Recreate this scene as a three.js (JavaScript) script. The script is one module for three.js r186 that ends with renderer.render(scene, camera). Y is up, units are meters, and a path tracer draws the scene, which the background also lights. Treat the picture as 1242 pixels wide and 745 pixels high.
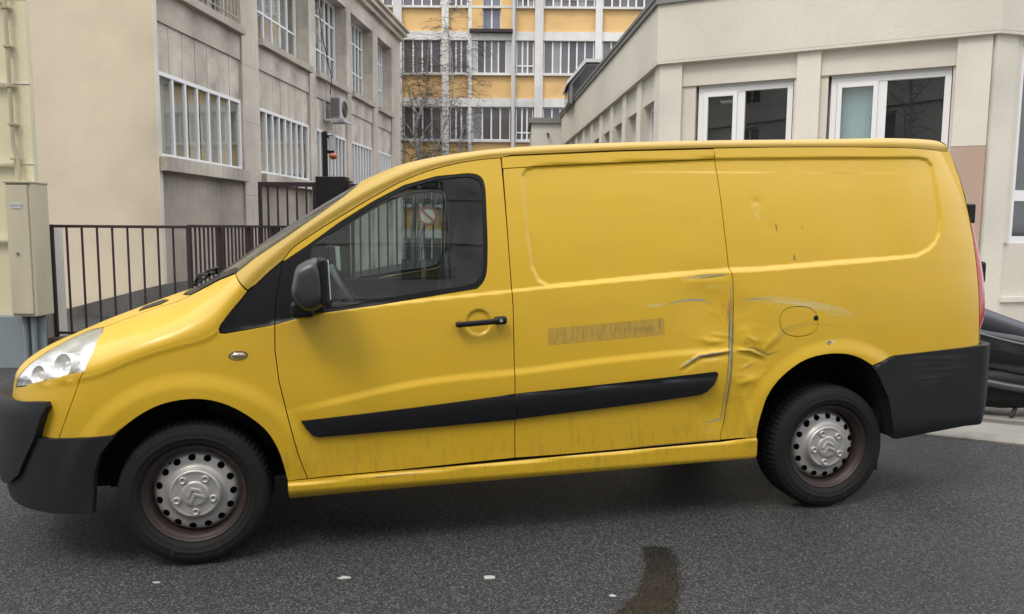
import * as THREE from 'three';
import { RoundedBoxGeometry } from 'three/addons/geometries/RoundedBoxGeometry.js';
import { mergeGeometries } from 'three/addons/utils/BufferGeometryUtils.js';

// ---------------------------------------------------------------- camera, sky, sun, exposure
const scene = new THREE.Scene();
const W = 1024, H = 614;
const camera = new THREE.PerspectiveCamera(44.07, W / H, 0.05, 1500);
camera.position.set(0, 1.484, 0);
camera.rotation.set(-0.1043394, 0, 0.00755398);
const renderer = new THREE.WebGLRenderer({ antialias: true });
renderer.setSize(W, H);
renderer.toneMapping = THREE.LinearToneMapping;
renderer.toneMappingExposure = 1.3;
renderer.shadowMap.enabled = true;

const fract = (x) => x - Math.floor(x);
const hash2 = (x, y) => fract(Math.sin(x * 127.1 + y * 311.7) * 43758.5453);
const vnoise = (x, y, p = 1e9) => {                    // value noise, period p
  const xi = Math.floor(x), yi = Math.floor(y), fx = x - xi, fy = y - yi, w = (k) => ((k % p) + p) % p;
  const s = fx * fx * (3 - 2 * fx), t = fy * fy * (3 - 2 * fy);
  const a = hash2(w(xi), w(yi)), b = hash2(w(xi + 1), w(yi)), c = hash2(w(xi), w(yi + 1)), d = hash2(w(xi + 1), w(yi + 1));
  return a + (b - a) * s + (c - a) * t + (a - b - c + d) * s * t;
};
const fbm = (x, y, o = 4, p = 1e9) => { let s = 0, a = 0.5, n = 0; for (let i = 0; i < o; i++) { s += a * vnoise(x + i * 17.3 * 0, y, p); n += a; x *= 2; y *= 2; p *= 2; a *= 0.5; } return s / n; };
let seed = 7;
const rnd = () => { seed = (seed * 1664525 + 1013904223) >>> 0; return seed / 4294967296; };
const reseed = (n) => { seed = n >>> 0; };

{ // thin bright overcast: a float equirectangular sky, brighter towards the zenith
  const w = 512, h = 256, d = new Float32Array(w * h * 4);
  for (let j = 0; j < h; j++) for (let i = 0; i < w; i++) {
    const el = ((j + 0.5) / h - 0.5) * Math.PI, up = Math.max(0, Math.sin(el)), k = (j * w + i) * 4;
    const c = fbm(i / 512 * 8, j / 30, 5, 8), n = fbm(i / 512 * 24 + 3, j / 12, 4, 24);
    let L = 1.65 * (0.62 + 0.55 * up) * (0.80 + 0.30 * c + 0.14 * (n - 0.5));
    if (el < 0) L *= Math.max(0.25, 1 + el * 3);
    d[k] = L * 0.975; d[k + 1] = L * 1.0; d[k + 2] = L * 1.045; d[k + 3] = 1;
  }
  const t = new THREE.DataTexture(d, w, h, THREE.RGBAFormat, THREE.FloatType);
  t.mapping = THREE.EquirectangularReflectionMapping; t.magFilter = t.minFilter = THREE.LinearFilter; t.wrapS = THREE.RepeatWrapping; t.needsUpdate = true;
  scene.background = t; scene.environment = t;
}
const sun = new THREE.DirectionalLight(0xfff2e0, 1.4);
sun.position.set(-9, 24, 13); sun.castShadow = true; sun.shadow.radius = 34;
Object.assign(sun.shadow.camera, { left: -25, right: 25, top: 25, bottom: -25, near: 1, far: 90 });
sun.shadow.mapSize.set(2048, 2048);
scene.add(sun); scene.add(sun.target);

// ---------------------------------------------------------------- helpers
const used = {};
const numbered = (n) => { used[n] = (used[n] ?? -1) + 1; return used[n] ? n + '_' + String(used[n]).padStart(3, '0') : n; };
const lerp = (a, b, t) => a + (b - a) * t, clamp = (x, a, b) => x < a ? a : x > b ? b : x;
const sstep = (a, b, x) => { const t = clamp((x - a) / (b - a), 0, 1); return t * t * (3 - 2 * t); };
function tag(o, label, category, group, kind) { if (label) o.userData.label = label; if (category) o.userData.category = category; if (group) o.userData.group = group; if (kind) o.userData.kind = kind; return o; }
function thing(name, label, category, pos = [0, 0, 0], turn = 0, group) { const g = new THREE.Group(); g.name = numbered(name); g.position.set(...pos); g.rotation.y = turn; scene.add(g); return tag(g, label, category, group); }
function part(name, geo, mat, parent) { const m = new THREE.Mesh(geo, mat); m.name = parent === scene ? numbered(name) : name; m.castShadow = m.receiveShadow = true; parent.add(m); return m; }
function plain(g) { const o = g.index ? g.toNonIndexed() : g; const r = new THREE.BufferGeometry(); for (const k of ['position', 'normal', 'uv']) r.setAttribute(k, o.attributes[k]); return r; }
const join = (list) => list.length === 1 ? list[0] : mergeGeometries(list.map(plain), false);
// box from corner to corner, uv in metres
function box(x0, x1, y0, y1, z0, z1) {
  const g = new THREE.BoxGeometry(x1 - x0, y1 - y0, z1 - z0); g.translate((x0 + x1) / 2, (y0 + y1) / 2, (z0 + z1) / 2);
  const p = g.attributes.position, n = g.attributes.normal, u = g.attributes.uv;
  for (let i = 0; i < p.count; i++) { const ax = Math.abs(n.getX(i)), ay = Math.abs(n.getY(i)); if (ax > 0.5) u.setXY(i, p.getZ(i), p.getY(i)); else if (ay > 0.5) u.setXY(i, p.getX(i), p.getZ(i)); else u.setXY(i, p.getX(i), p.getY(i)); }
  return g;
}
function rbox(w, h, d, r, x, y, z, rx = 0, ry = 0, rz = 0) { const g = new RoundedBoxGeometry(w, h, d, 3, r); g.rotateX(rx); g.rotateY(ry); g.rotateZ(rz); g.translate(x, y, z); return g; }
function cyl(r0, r1, h, x, y, z, ax = 'y', seg = 16) { const g = new THREE.CylinderGeometry(r1, r0, h, seg); if (ax === 'x') g.rotateZ(-Math.PI / 2); if (ax === 'z') g.rotateX(Math.PI / 2); g.translate(x, y, z); return g; }
function tube(pts, r, seg = 6, n = 24) { return new THREE.TubeGeometry(new THREE.CatmullRomCurve3(pts.map((p) => new THREE.Vector3(...p))), n, r, seg, false); }
function bar(a, b, r0, r1, seg = 5) { const A = new THREE.Vector3(...a), B = new THREE.Vector3(...b), d = B.clone().sub(A), L = d.length(); const g = new THREE.CylinderGeometry(r1, r0, L, seg, 1, true); g.applyQuaternion(new THREE.Quaternion().setFromUnitVectors(new THREE.Vector3(0, 1, 0), d.normalize())); g.translate((A.x + B.x) / 2, (A.y + B.y) / 2, (A.z + B.z) / 2); return g; }
const lin = (r, g, b) => new THREE.Color().setRGB(r, g, b);
// textures
function tex(n, m, f, srgb = false) {                                // f(u, v) in 0..1 -> [r, g, b] or number
  const d = new Uint8Array(n * m * 4);
  for (let j = 0; j < m; j++) for (let i = 0; i < n; i++) { const c = f(i / n, j / m), k = (j * n + i) * 4; if (typeof c === 'number') d[k] = d[k + 1] = d[k + 2] = clamp(c, 0, 1) * 255; else for (let q = 0; q < 3; q++) d[k + q] = clamp(c[q], 0, 1) * 255; d[k + 3] = 255; }
  const t = new THREE.DataTexture(d, n, m); t.wrapS = t.wrapT = THREE.RepeatWrapping; t.magFilter = THREE.LinearFilter; t.minFilter = THREE.LinearMipmapLinearFilter; t.generateMipmaps = true; if (srgb) t.colorSpace = THREE.SRGBColorSpace; t.needsUpdate = true; return t;
}
const rep = (t, a, b = a) => { const c = t.clone(); c.repeat.set(a, b); c.needsUpdate = true; return c; };
const std = (c, rough, o = {}) => new THREE.MeshStandardMaterial({ color: Array.isArray(c) ? lin(...c) : c, roughness: rough, side: THREE.DoubleSide, ...o });
const phys = (c, rough, o = {}) => new THREE.MeshPhysicalMaterial({ color: Array.isArray(c) ? lin(...c) : c, roughness: rough, side: THREE.DoubleSide, ...o });

const plasterTex = tex(512, 512, (u, v) => { const a = fbm(u * 4, v * 4, 6, 4), b = vnoise(u * 256, v * 256, 256); const s = fbm(u * 7, v * 1, 5, 1) * fbm(u * 5 + 0.0, v * 5, 3, 5); return 0.76 + 0.22 * a + 0.12 * (s - 0.25) + 0.05 * (b - 0.5); });
const grainTex = tex(512, 512, (u, v) => 0.5 + 0.5 * (fbm(u * 64, v * 64, 3, 64) - 0.5) + 0.35 * (vnoise(u * 256, v * 256, 256) - 0.5));
const stainTex = tex(512, 512, (u, v) => { const a = fbm(u * 3, v * 3, 5, 3), s = fbm(u * 12, v * 1, 4, 1), b = fbm(u * 48, v * 48, 2, 48); return clamp(0.55 + 0.55 * a + 0.26 * (s - 0.5) + 0.08 * (b - 0.5), 0, 1); });
const M = {};
const plaster = (c, o = {}) => std(c, 0.92, { map: rep(plasterTex, 0.31), bumpMap: rep(grainTex, 1.3), bumpScale: 0.004, ...o });
M.beige = plaster([0.71, 0.62, 0.485]);
M.cream = plaster([0.74, 0.685, 0.475]);
M.greige = plaster([0.71, 0.67, 0.59]);
M.greigeLight = plaster([0.76, 0.72, 0.64]);
M.concrete = std([0.72, 0.645, 0.555], 0.95, { map: rep(stainTex, 0.36), bumpMap: rep(grainTex, 1.1), bumpScale: 0.008 });
M.concreteDark = std([0.55, 0.49, 0.415], 0.95, { map: rep(stainTex, 0.42), bumpMap: rep(grainTex, 1.1), bumpScale: 0.008 });
M.slab = std([0.69, 0.615, 0.53], 0.95, { map: rep(stainTex, 0.9), bumpMap: rep(grainTex, 1.4), bumpScale: 0.006 });
M.slab2 = std([0.63, 0.565, 0.485], 0.95, { map: rep(stainTex, 0.7), bumpMap: rep(grainTex, 1.4), bumpScale: 0.006 });
M.plinth = std([0.255, 0.30, 0.32], 0.8, { map: rep(plasterTex, 0.7), bumpMap: rep(grainTex, 1.5), bumpScale: 0.005 });
M.white = std([0.74, 0.74, 0.75], 0.45);
M.whiteDull = std([0.60, 0.60, 0.60], 0.6, { map: rep(plasterTex, 0.8) });
M.ochre = std([0.82, 0.54, 0.235], 0.9, { map: rep(plasterTex, 0.5), bumpMap: rep(grainTex, 1), bumpScale: 0.01 });
M.farWhite = std([0.86, 0.85, 0.83], 0.9, { map: rep(stainTex, 0.15) });
M.zinc = std([0.20, 0.20, 0.195], 0.6, { metalness: 0.3 });
M.black = phys([0.012, 0.011, 0.012], 0.5, { specularIntensity: 0.5 });
M.iron = phys([0.046, 0.031, 0.034], 0.5, { specularIntensity: 0.5 });
M.voidDark = std([0.006, 0.006, 0.007], 0.95);
M.pane = phys([0.93, 0.96, 0.95], 0.0, { transmission: 1, thickness: 0, ior: 1.85 });
M.mirrorPane = phys([0.035, 0.037, 0.038], 0.03, { ior: 1.85 });
const fabrics = [[0.42, 0.40, 0.33], [0.30, 0.29, 0.26], [0.50, 0.47, 0.40], [0.16, 0.16, 0.15], [0.36, 0.35, 0.33]].map((c) => std(c, 1));
const gy = (x) => 0.01677 * clamp(x, -14, 14);                         // the street climbs gently to the right
// ---------------------------------------------------------------- ground
{
  const cells = new Map();                                             // stones of the asphalt, 7 mm, over a 1.6 m tile
  const n = 215; const cell = (i, j) => { i = (i + n) % n; j = (j + n) % n; return [hash2(i * 1.3 + 5, j * 0.7), hash2(i + 91, j * 1.9 + 3), hash2(i * 2.1, j + 40)]; };
  const worley = (u, v) => { const x = u * n, y = v * n, xi = Math.floor(x), yi = Math.floor(y); let d1 = 9, d2 = 9, t = 0; for (let a = -1; a <= 1; a++) for (let b = -1; b <= 1; b++) { const c = cell(xi + a, yi + b), dx = xi + a + c[0] - x, dy = yi + b + c[1] - y, d = dx * dx + dy * dy; if (d < d1) { d2 = d1; d1 = d; t = c[2]; } else if (d < d2) d2 = d; } return [Math.sqrt(d1), Math.sqrt(d2) - Math.sqrt(d1), t]; };
  const hgt = new Float32Array(1024 * 1024);
  const col = tex(1024, 1024, (u, v) => {
    const [d, e, t] = worley(u, v), h = sstep(0.06, 0.42, e) * (0.45 + 0.55 * t);
    hgt[Math.round(v * 1024) * 1024 + Math.round(u * 1024)] = h;
    const k = 0.04 + h * (0.14 + 0.55 * t * t * t + 0.22 * t) + 0.10 * (vnoise(u * 512, v * 512, 512) - 0.5);
    return [k, k * 0.985, k * 0.955];
  });
  const bmp = tex(1024, 1024, (u, v) => hgt[Math.round(v * 1024) * 1024 + Math.round(u * 1024)]);
  M.asphalt = std([0.255, 0.264, 0.284], 0.80, { roughnessMap: rep(tex(256, 256, (u, v) => 0.52 + 0.48 * sstep(0.35, 0.62, fbm(u * 4 + 0.0, v * 4, 5, 4))), 0.11), map: rep(col, 0.62), bumpMap: rep(bmp, 0.62), bumpScale: 0.009, vertexColors: true });
  M.stain = std([0.10, 0.10, 0.10], 0.30, { vertexColors: true, map: rep(col, 0.62), bumpMap: rep(bmp, 0.62), bumpScale: 0.003, transparent: true });
  M.paleConcrete = std([0.36, 0.345, 0.31], 0.85, { map: rep(stainTex, 0.6), bumpMap: rep(grainTex, 1.2), bumpScale: 0.004 });
  M.greyConcrete = std([0.20, 0.195, 0.185], 0.9, { map: rep(stainTex, 0.8), bumpMap: rep(grainTex, 1.2), bumpScale: 0.008 });
  const axis = (lo, hi, st, far) => { const a = []; let x = lo, s = st; const left = []; while (x > -far) { s *= 1.5; x -= s; left.push(x); } a.push(...left.reverse()); for (x = lo; x <= hi + 1e-6; x += st) a.push(x); s = st; x = hi; while (x < far) { s *= 1.5; x += s; a.push(x); } return a; };
  const xs = axis(-7, 8, 0.12, 500), zs = axis(-13, 2, 0.12, 500), pos = [], nor = [], uv = [], clr = [], idx = [];
  for (const z of zs) for (const x of xs) {
    pos.push(x, gy(x), z); nor.push(-0.0168, 1, 0); uv.push(x, -z);
    const c = 0.78 + 0.34 * fbm(x * 0.35 + 50, z * 0.35 + 50, 4) + 0.22 * (fbm(x * 2.3 + 9, z * 2.3 + 90, 3) - 0.5);
    clr.push(c, c, c);
  }
  for (let j = 0; j < zs.length - 1; j++) for (let i = 0; i < xs.length - 1; i++) { const a = j * xs.length + i, b = a + 1, c = a + xs.length, d = c + 1; idx.push(a, c, b, b, c, d); }
  const g = new THREE.BufferGeometry(); g.setAttribute('position', new THREE.Float32BufferAttribute(pos, 3)); g.setAttribute('normal', new THREE.Float32BufferAttribute(nor, 3)); g.setAttribute('uv', new THREE.Float32BufferAttribute(uv, 2)); g.setAttribute('color', new THREE.Float32BufferAttribute(clr, 3)); g.setIndex(idx);
  tag(part('road', g, M.asphalt, scene), 'dark speckled asphalt street surface', null, null, 'structure');

  // brown wet streak running towards the viewer, front right of the van
  const mid = [[0.685, -3.40], [0.68, -3.28], [0.665, -3.12], [0.63, -2.98], [0.56, -2.84], [0.46, -2.68], [0.33, -2.50], [0.18, -2.3]], half = [0.075, 0.082, 0.085, 0.095, 0.10, 0.095, 0.10, 0.10];
  const x0 = 0.0, x1 = 0.95, z0 = -3.5, z1 = -2.2;
  const al = tex(256, 256, (u, v) => {
    const x = lerp(x0, x1, u), z = lerp(z1, z0, v); let best = -1;
    for (let i = 0; i < mid.length - 1; i++) { const [ax, az] = mid[i], [bx, bz] = mid[i + 1], t = clamp(((x - ax) * (bx - ax) + (z - az) * (bz - az)) / ((bx - ax) ** 2 + (bz - az) ** 2), 0, 1); const d = Math.hypot(x - ax - t * (bx - ax), z - az - t * (bz - az)); best = Math.max(best, lerp(half[i], half[i + 1], t) - d); }
    const e = best + 0.035 * (fbm(x * 14 + 20, z * 14 + 60, 4) - 0.5); const end = sstep(-3.40, -3.385, z + 0.03 * (vnoise(x * 30, 4) - 0.5));
    return 0.84 * sstep(-0.008, 0.020 + 0.05 * sstep(0.55, 0.75, x), e) * end;
  });
  al.wrapS = al.wrapT = THREE.ClampToEdgeWrapping;
  M.stain.alphaMap = al; al.channel = 1;
  const sg = new THREE.PlaneGeometry(x1 - x0, z1 - z0, 8, 16), p = sg.attributes.position, u0 = sg.attributes.uv, u1 = new Float32Array(u0.array);
  for (let i = 0; i < p.count; i++) { const x = p.getX(i) + (x0 + x1) / 2, z = -p.getY(i) + (z0 + z1) / 2; p.setXYZ(i, x, gy(x) + 0.004, z); u0.setXY(i, x, -z); }
  sg.setAttribute('uv1', new THREE.BufferAttribute(u1, 2)); { const c = new Float32Array(p.count * 3); for (let i = 0; i < p.count; i++) { const t = sstep(-3.36, -3.02, p.getZ(i)); c[i * 3] = lerp(0.42, 0.98, t); c[i * 3 + 1] = lerp(0.40, 0.72, t); c[i * 3 + 2] = lerp(0.36, 0.42, t); } sg.setAttribute('color', new THREE.BufferAttribute(c, 3)); } sg.computeVertexNormals();
  tag(part('wet_stain', sg, M.stain, scene), 'brown wet streak on the asphalt in front of the yellow van', null, null, 'structure');

  // pavement along the right building: pale dropped kerb, then a grey strip and slabs
  const ux = 0.878, uz = 0.479, o = [3.12, -5.10];                     // along the kerb (to the right and nearer) from o
  const strip = (name, d0, d1, l0, l1, y, mat, label) => {
    const g = []; const nx = 0.479, nz = -0.878, P = (l, d, yy) => { const x = o[0] + ux * l + nx * d, z = o[1] + uz * l + nz * d; return [x, gy(x) + yy, z]; };
    const n = 12, ps = [], us = [], ix = [];
    for (let i = 0; i <= n; i++) { const l = lerp(l0, l1, i / n); for (const [d, yy] of [[d0, -0.05], [d0, y - 0.008], [d0 + 0.012, y], [d1, y], [d1, -0.05]]) { ps.push(...P(l, d, yy)); us.push(l, d + yy); } }
    for (let i = 0; i < n; i++) for (let k = 0; k < 4; k++) { const a = i * 5 + k, b = a + 5; ix.push(a, b, a + 1, a + 1, b, b + 1); }
    const q = new THREE.BufferGeometry(); q.setAttribute('position', new THREE.Float32BufferAttribute(ps, 3)); q.setAttribute('uv', new THREE.Float32BufferAttribute(us, 2)); q.setIndex(ix); const f = q.toNonIndexed(); f.computeVertexNormals();
    return tag(part(name, f, mat, scene), label, null, null, 'structure');
  };
  const kerb = new THREE.Group(); 
  strip('kerb', 0.0, 0.52, -4, 9, 0.022, M.paleConcrete, 'pale concrete dropped kerb beside the van');
  strip('gutter', 0.53, 0.66, -4, 9, 0.012, M.greyConcrete, 'dark rough joint behind the pale kerb');
  strip('pavement', 0.67, 5.2, -4.4, 9, 0.026, M.paleConcrete, 'pale concrete pavement under the scooter');

  // bits of paper on the road
  const scraps = [[-0.702, -3.099, 0.036, 'flat white paper scrap in front of the sill, nearest to the front wheel'], [-0.089, -3.088, 0.032, 'flat white paper scrap on the asphalt below the seam of the two side doors'], [0.414, -2.919, 0.018, 'small white crumb of litter left of the brown wet streak'], [-1.494, -3.068, 0.02, 'small grey white scrap on the asphalt below the front wheel']];
  reseed(31);
  for (const [x, z, r, label] of scraps) {
    const s = new THREE.Shape(); for (let i = 0; i < 9; i++) { const a = i / 9 * 6.283, q = r * (0.55 + 0.6 * rnd()), X = Math.cos(a) * q, Y = Math.sin(a) * q * 0.5; i ? s.lineTo(X, Y) : s.moveTo(X, Y); }
    const g = new THREE.ExtrudeGeometry(s, { depth: 0.003, bevelEnabled: false }); g.rotateX(-Math.PI / 2);
    const m = part('paper_scrap', g, M.scrap ??= std([0.36, 0.36, 0.355], 0.9), scene); m.position.set(x, gy(x) + 0.003, z); tag(m, label, 'litter', 'scraps of litter on the road');
  }
}
// ---------------------------------------------------------------- window helper: frame (part) > mullions, panes, curtains
function windowPart(parent, x0, x1, y0, y1, z, o) {                   // z = outer face of the frame
  const { cols = 2, rows = [], ft = 0.06, mt = 0.045, d = 0.07, mat = M.white, back = null, glass = M.pane, gap = 0.12, rowMat } = o;
  const f = part('window', join([box(x0, x1, y1 - ft, y1, z - d, z), box(x0, x1, y0, y0 + ft, z - d, z), box(x0, x0 + ft, y0 + ft, y1 - ft, z - d, z), box(x1 - ft, x1, y0 + ft, y1 - ft, z - d, z)]), mat, parent);
  const xi0 = x0 + ft, xi1 = x1 - ft, edges = Array.isArray(cols) ? cols : Array.from({ length: cols + 1 }, (_, i) => lerp(xi0, xi1, i / cols));
  const ys = [y0 + ft, ...rows, y1 - ft];
  for (let i = 1; i < edges.length - 1; i++) part('mullion', box(edges[i] - mt / 2, edges[i] + mt / 2, y0 + ft, y1 - ft, z - d + 0.004, z - 0.006), mat, f);
  for (const r of rows) for (let i = 0; i < edges.length - 1; i++) part('transom', box(edges[i] + (i ? mt / 2 : 0), edges[i + 1] - (i < edges.length - 2 ? mt / 2 : 0), r - mt / 2, r + mt / 2, z - d + 0.006, z - 0.010), mat, f);
  for (let i = 0; i < edges.length - 1; i++) for (let j = 0; j < ys.length - 1; j++) {
    const a = edges[i] + (i ? mt / 2 : 0), b = edges[i + 1] - (i < edges.length - 2 ? mt / 2 : 0), c = ys[j] + (j ? mt / 2 : 0), e = ys[j + 1] - (j < ys.length - 2 ? mt / 2 : 0);
    const g = new THREE.PlaneGeometry(b - a, e - c); g.rotateY((rnd() - 0.5) * 0.012); g.translate((a + b) / 2, (c + e) / 2, z - d * 0.6); part('pane', g, glass, f);
  }
  if (back) back(f, edges, ys, z - d - gap);
  return f;
}
const curtains = (mats, folds = true) => (f, edges, ys, z) => {
  for (let i = 0; i < edges.length - 1; i++) {
    const n = 14, a = edges[i], b = edges[i + 1], g = new THREE.PlaneGeometry(b - a, ys[ys.length - 1] - ys[0], n, 1), p = g.attributes.position;
    for (let k = 0; k < p.count; k++) p.setZ(k, folds ? 0.022 * Math.sin(p.getX(k) * 62 + i) : 0);
    g.computeVertexNormals(); g.translate((a + b) / 2, (ys[0] + ys[ys.length - 1]) / 2, z);
    part('curtain', g, typeof mats === 'function' ? mats(i) : mats[i % mats.length], f);
  }
};

// ---------------------------------------------------------------- left: concrete building along the alley
{
  reseed(11);
  const ang = 5.876 * Math.PI / 180;
  const g = thing('concrete_building', 'grey concrete building with white windows running back along the left of the alley', 'building', [-6.612, 0, -14.5], Math.PI / 2 - ang);
  // local x runs back along the alley, y up, z out into the alley
  const top = 9.15, L = 18.15, piers = [[3.46, 4.36], [7.74, 8.24], [11.10, 11.58], [14.12, 14.78], [16.78, L]], bays = [[0, 3.46], [4.36, 7.74], [8.24, 11.10], [11.58, 14.12], [14.78, 16.78]];
  for (const [a, b] of piers) {
    for (const [y0, y1] of [[-0.6, 2.2], [2.206, 3.9], [3.906, 5.2], [5.206, 7.1], [7.106, top]]) part('pier_block', box(a, b, y0, y1, -0.6, 0), M.concrete, g);
  }
  bays.forEach(([a, b], i) => {
    part('wall', box(a, b, -0.6, 2.62, -0.6, -0.06), M.concreteDark, g);
    part('sill', i ? box(a, b, 2.52, 2.76, -0.4, 0.13) : join([box(a, b, 2.50, 2.76, -0.4, 0.006), box(a - 0.10, b, 2.50, 2.76, 0.006, 0.15)]), M.concrete, g);
    part('spandrel', box(a, b, 5.27, 5.82, -0.6, -0.035), i % 2 ? M.slab : M.slab2, g);
    part('upper_sill', box(a, b, 5.82, 5.98, -0.5, 0.12), M.concreteDark, g);
    const n = Math.round((b - a) / 0.5);
    for (let k = 0; k < n; k++) { const u = lerp(a, b, k / n), v = lerp(a, b, (k + 1) / n); part('slab', box(u + 0.008, v - 0.008, 4.36, 5.265, -0.6, -0.075 - 0.008 * rnd()), rnd() < 0.5 ? M.slab : M.slab2, g); }
    part('joint_backing', box(a, b, 4.36, 5.265, -0.62, -0.10), M.concreteDark, g);
    part('lintel', box(a, b, 8.56, top, -0.6, -0.01), M.concrete, g);
    const cols = i ? (i < 3 ? 8 : 7) : 7;
    windowPart(g, a + 0.02, b - 0.02, 2.76, 4.36, -0.05, { cols, ft: 0.075, mt: 0.062, back: curtains((k) => fabrics[[0, 4, 1, 2, 0, 4, 2, 1][(k + i * 3) % 8]]), gap: 0.16 });
    windowPart(g, a + 0.05, b - 0.05, 6.0, 8.56, -0.36, { cols: i ? 6 : 6, rows: [6.85, 7.85], ft: 0.07, mt: 0.05, back: curtains((k) => fabrics[[3, 1, 4, 3, 0][(k * 2 + i) % 5]]), gap: 0.2 });
    // little guard rail before the first upper window
  });
  { const r = part('guard_rail', join([box(0.2, 3.3, 6.62, 6.66, 0.02, 0.06), box(0.2, 3.3, 6.12, 6.15, 0.02, 0.05)]), M.concreteDark, g); for (let x = 0.3; x < 3.3; x += 0.17) part('rail_bar', box(x, x + 0.022, 6.02, 6.62, 0.025, 0.047), M.concreteDark, r); }
  part('cornice', join([box(-0.05, L + 0.05, top, 9.32, -0.6, 0.16), box(-0.05, L + 0.1, 9.32, 9.50, -0.6, 0.30), box(-0.05, L + 0.14, 9.50, 9.58, -0.6, 0.40)]), M.concrete, g);
  part('attic', box(0, L, 9.58, 13, -3, -0.9), M.cream, g);
  part('far_end', box(L - 0.3, L, -0.6, top, -8, -0.6), M.concrete, g);
  part('core', box(0.1, L - 0.3, -0.6, top, -5, -0.95), M.voidDark, g);
  part('gable_wall', box(-0.10, -0.006, -0.6, 11, -6, -0.012), M.beige, g);
  part('corner_strip', box(-0.12, -0.004, -0.6, 11, -0.010, 0.004), M.greigeLight, g);
  // air conditioner hung under the third upper window
  const ac = thing('air_conditioner', 'grey outdoor air conditioner on a bracket under an upper window of the concrete building', 'air conditioner', [0, 0, 0], 0);
  ac.position.copy(g.position); ac.rotation.copy(g.rotation);
  const casing = part('casing', rbox(0.72, 0.66, 0.32, 0.02, 9.40, 5.06, 0.29), std([0.40, 0.39, 0.37], 0.5), ac);
  for (let k = 0; k < 9; k++) part('louvre', box(9.018, 9.037, 4.78, 5.34, 0.155 + k * 0.031, 0.170 + k * 0.031), M.zinc, casing);
  part('fan_opening', cyl(0.25, 0.25, 0.012, 9.45, 5.06, 0.455, 'z', 28), M.black, casing);
  for (let k = 0; k < 5; k++) { const t = new THREE.TorusGeometry(0.05 + k * 0.045, 0.006, 5, 28); t.translate(9.45, 5.06, 0.468); part('grille_ring', t, M.zinc, casing); }
  part('bracket', join([box(8.98, 9.02, 4.66, 4.72, -0.06, 0.56), box(9.76, 9.80, 4.66, 4.72, -0.06, 0.56), box(8.98, 9.80, 4.64, 4.70, 0.48, 0.56), box(8.98, 9.02, 4.66, 5.25, -0.06, 0.0)]), M.whiteDull, ac);
  part('pipe', tube([[9.3, 5.35, 0.1], [9.25, 5.6, 0.05], [9.1, 5.75, 0.05], [8.95, 6.4, 0.06], [8.8, 7.4, -0.2]], 0.018), M.whiteDull, ac);
  part('cable', tube([[8.75, 8.6, -0.1], [8.8, 7.2, 0.0], [8.9, 6.3, 0.16], [9.0, 5.9, 0.2], [9.1, 5.45, 0.12]], 0.014), M.iron, ac);

  // sloping concrete ramp against the beige gable
  const rs = new THREE.Shape([[-9.6, -0.4], [-6.1, -0.4], [-6.1, 0.45], [-6.4, 0.38], [-8.2, -0.10], [-9.6, -0.16]].map((p) => new THREE.Vector2(...p)));
  const rg = new THREE.ExtrudeGeometry(rs, { depth: 1.2, bevelEnabled: false }); rg.translate(0, 0, -14.4);
  tag(part('ramp', rg, M.greyConcrete, scene), 'grey concrete ramp rising along the beige gable wall', null, null, 'structure');
}

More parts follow.
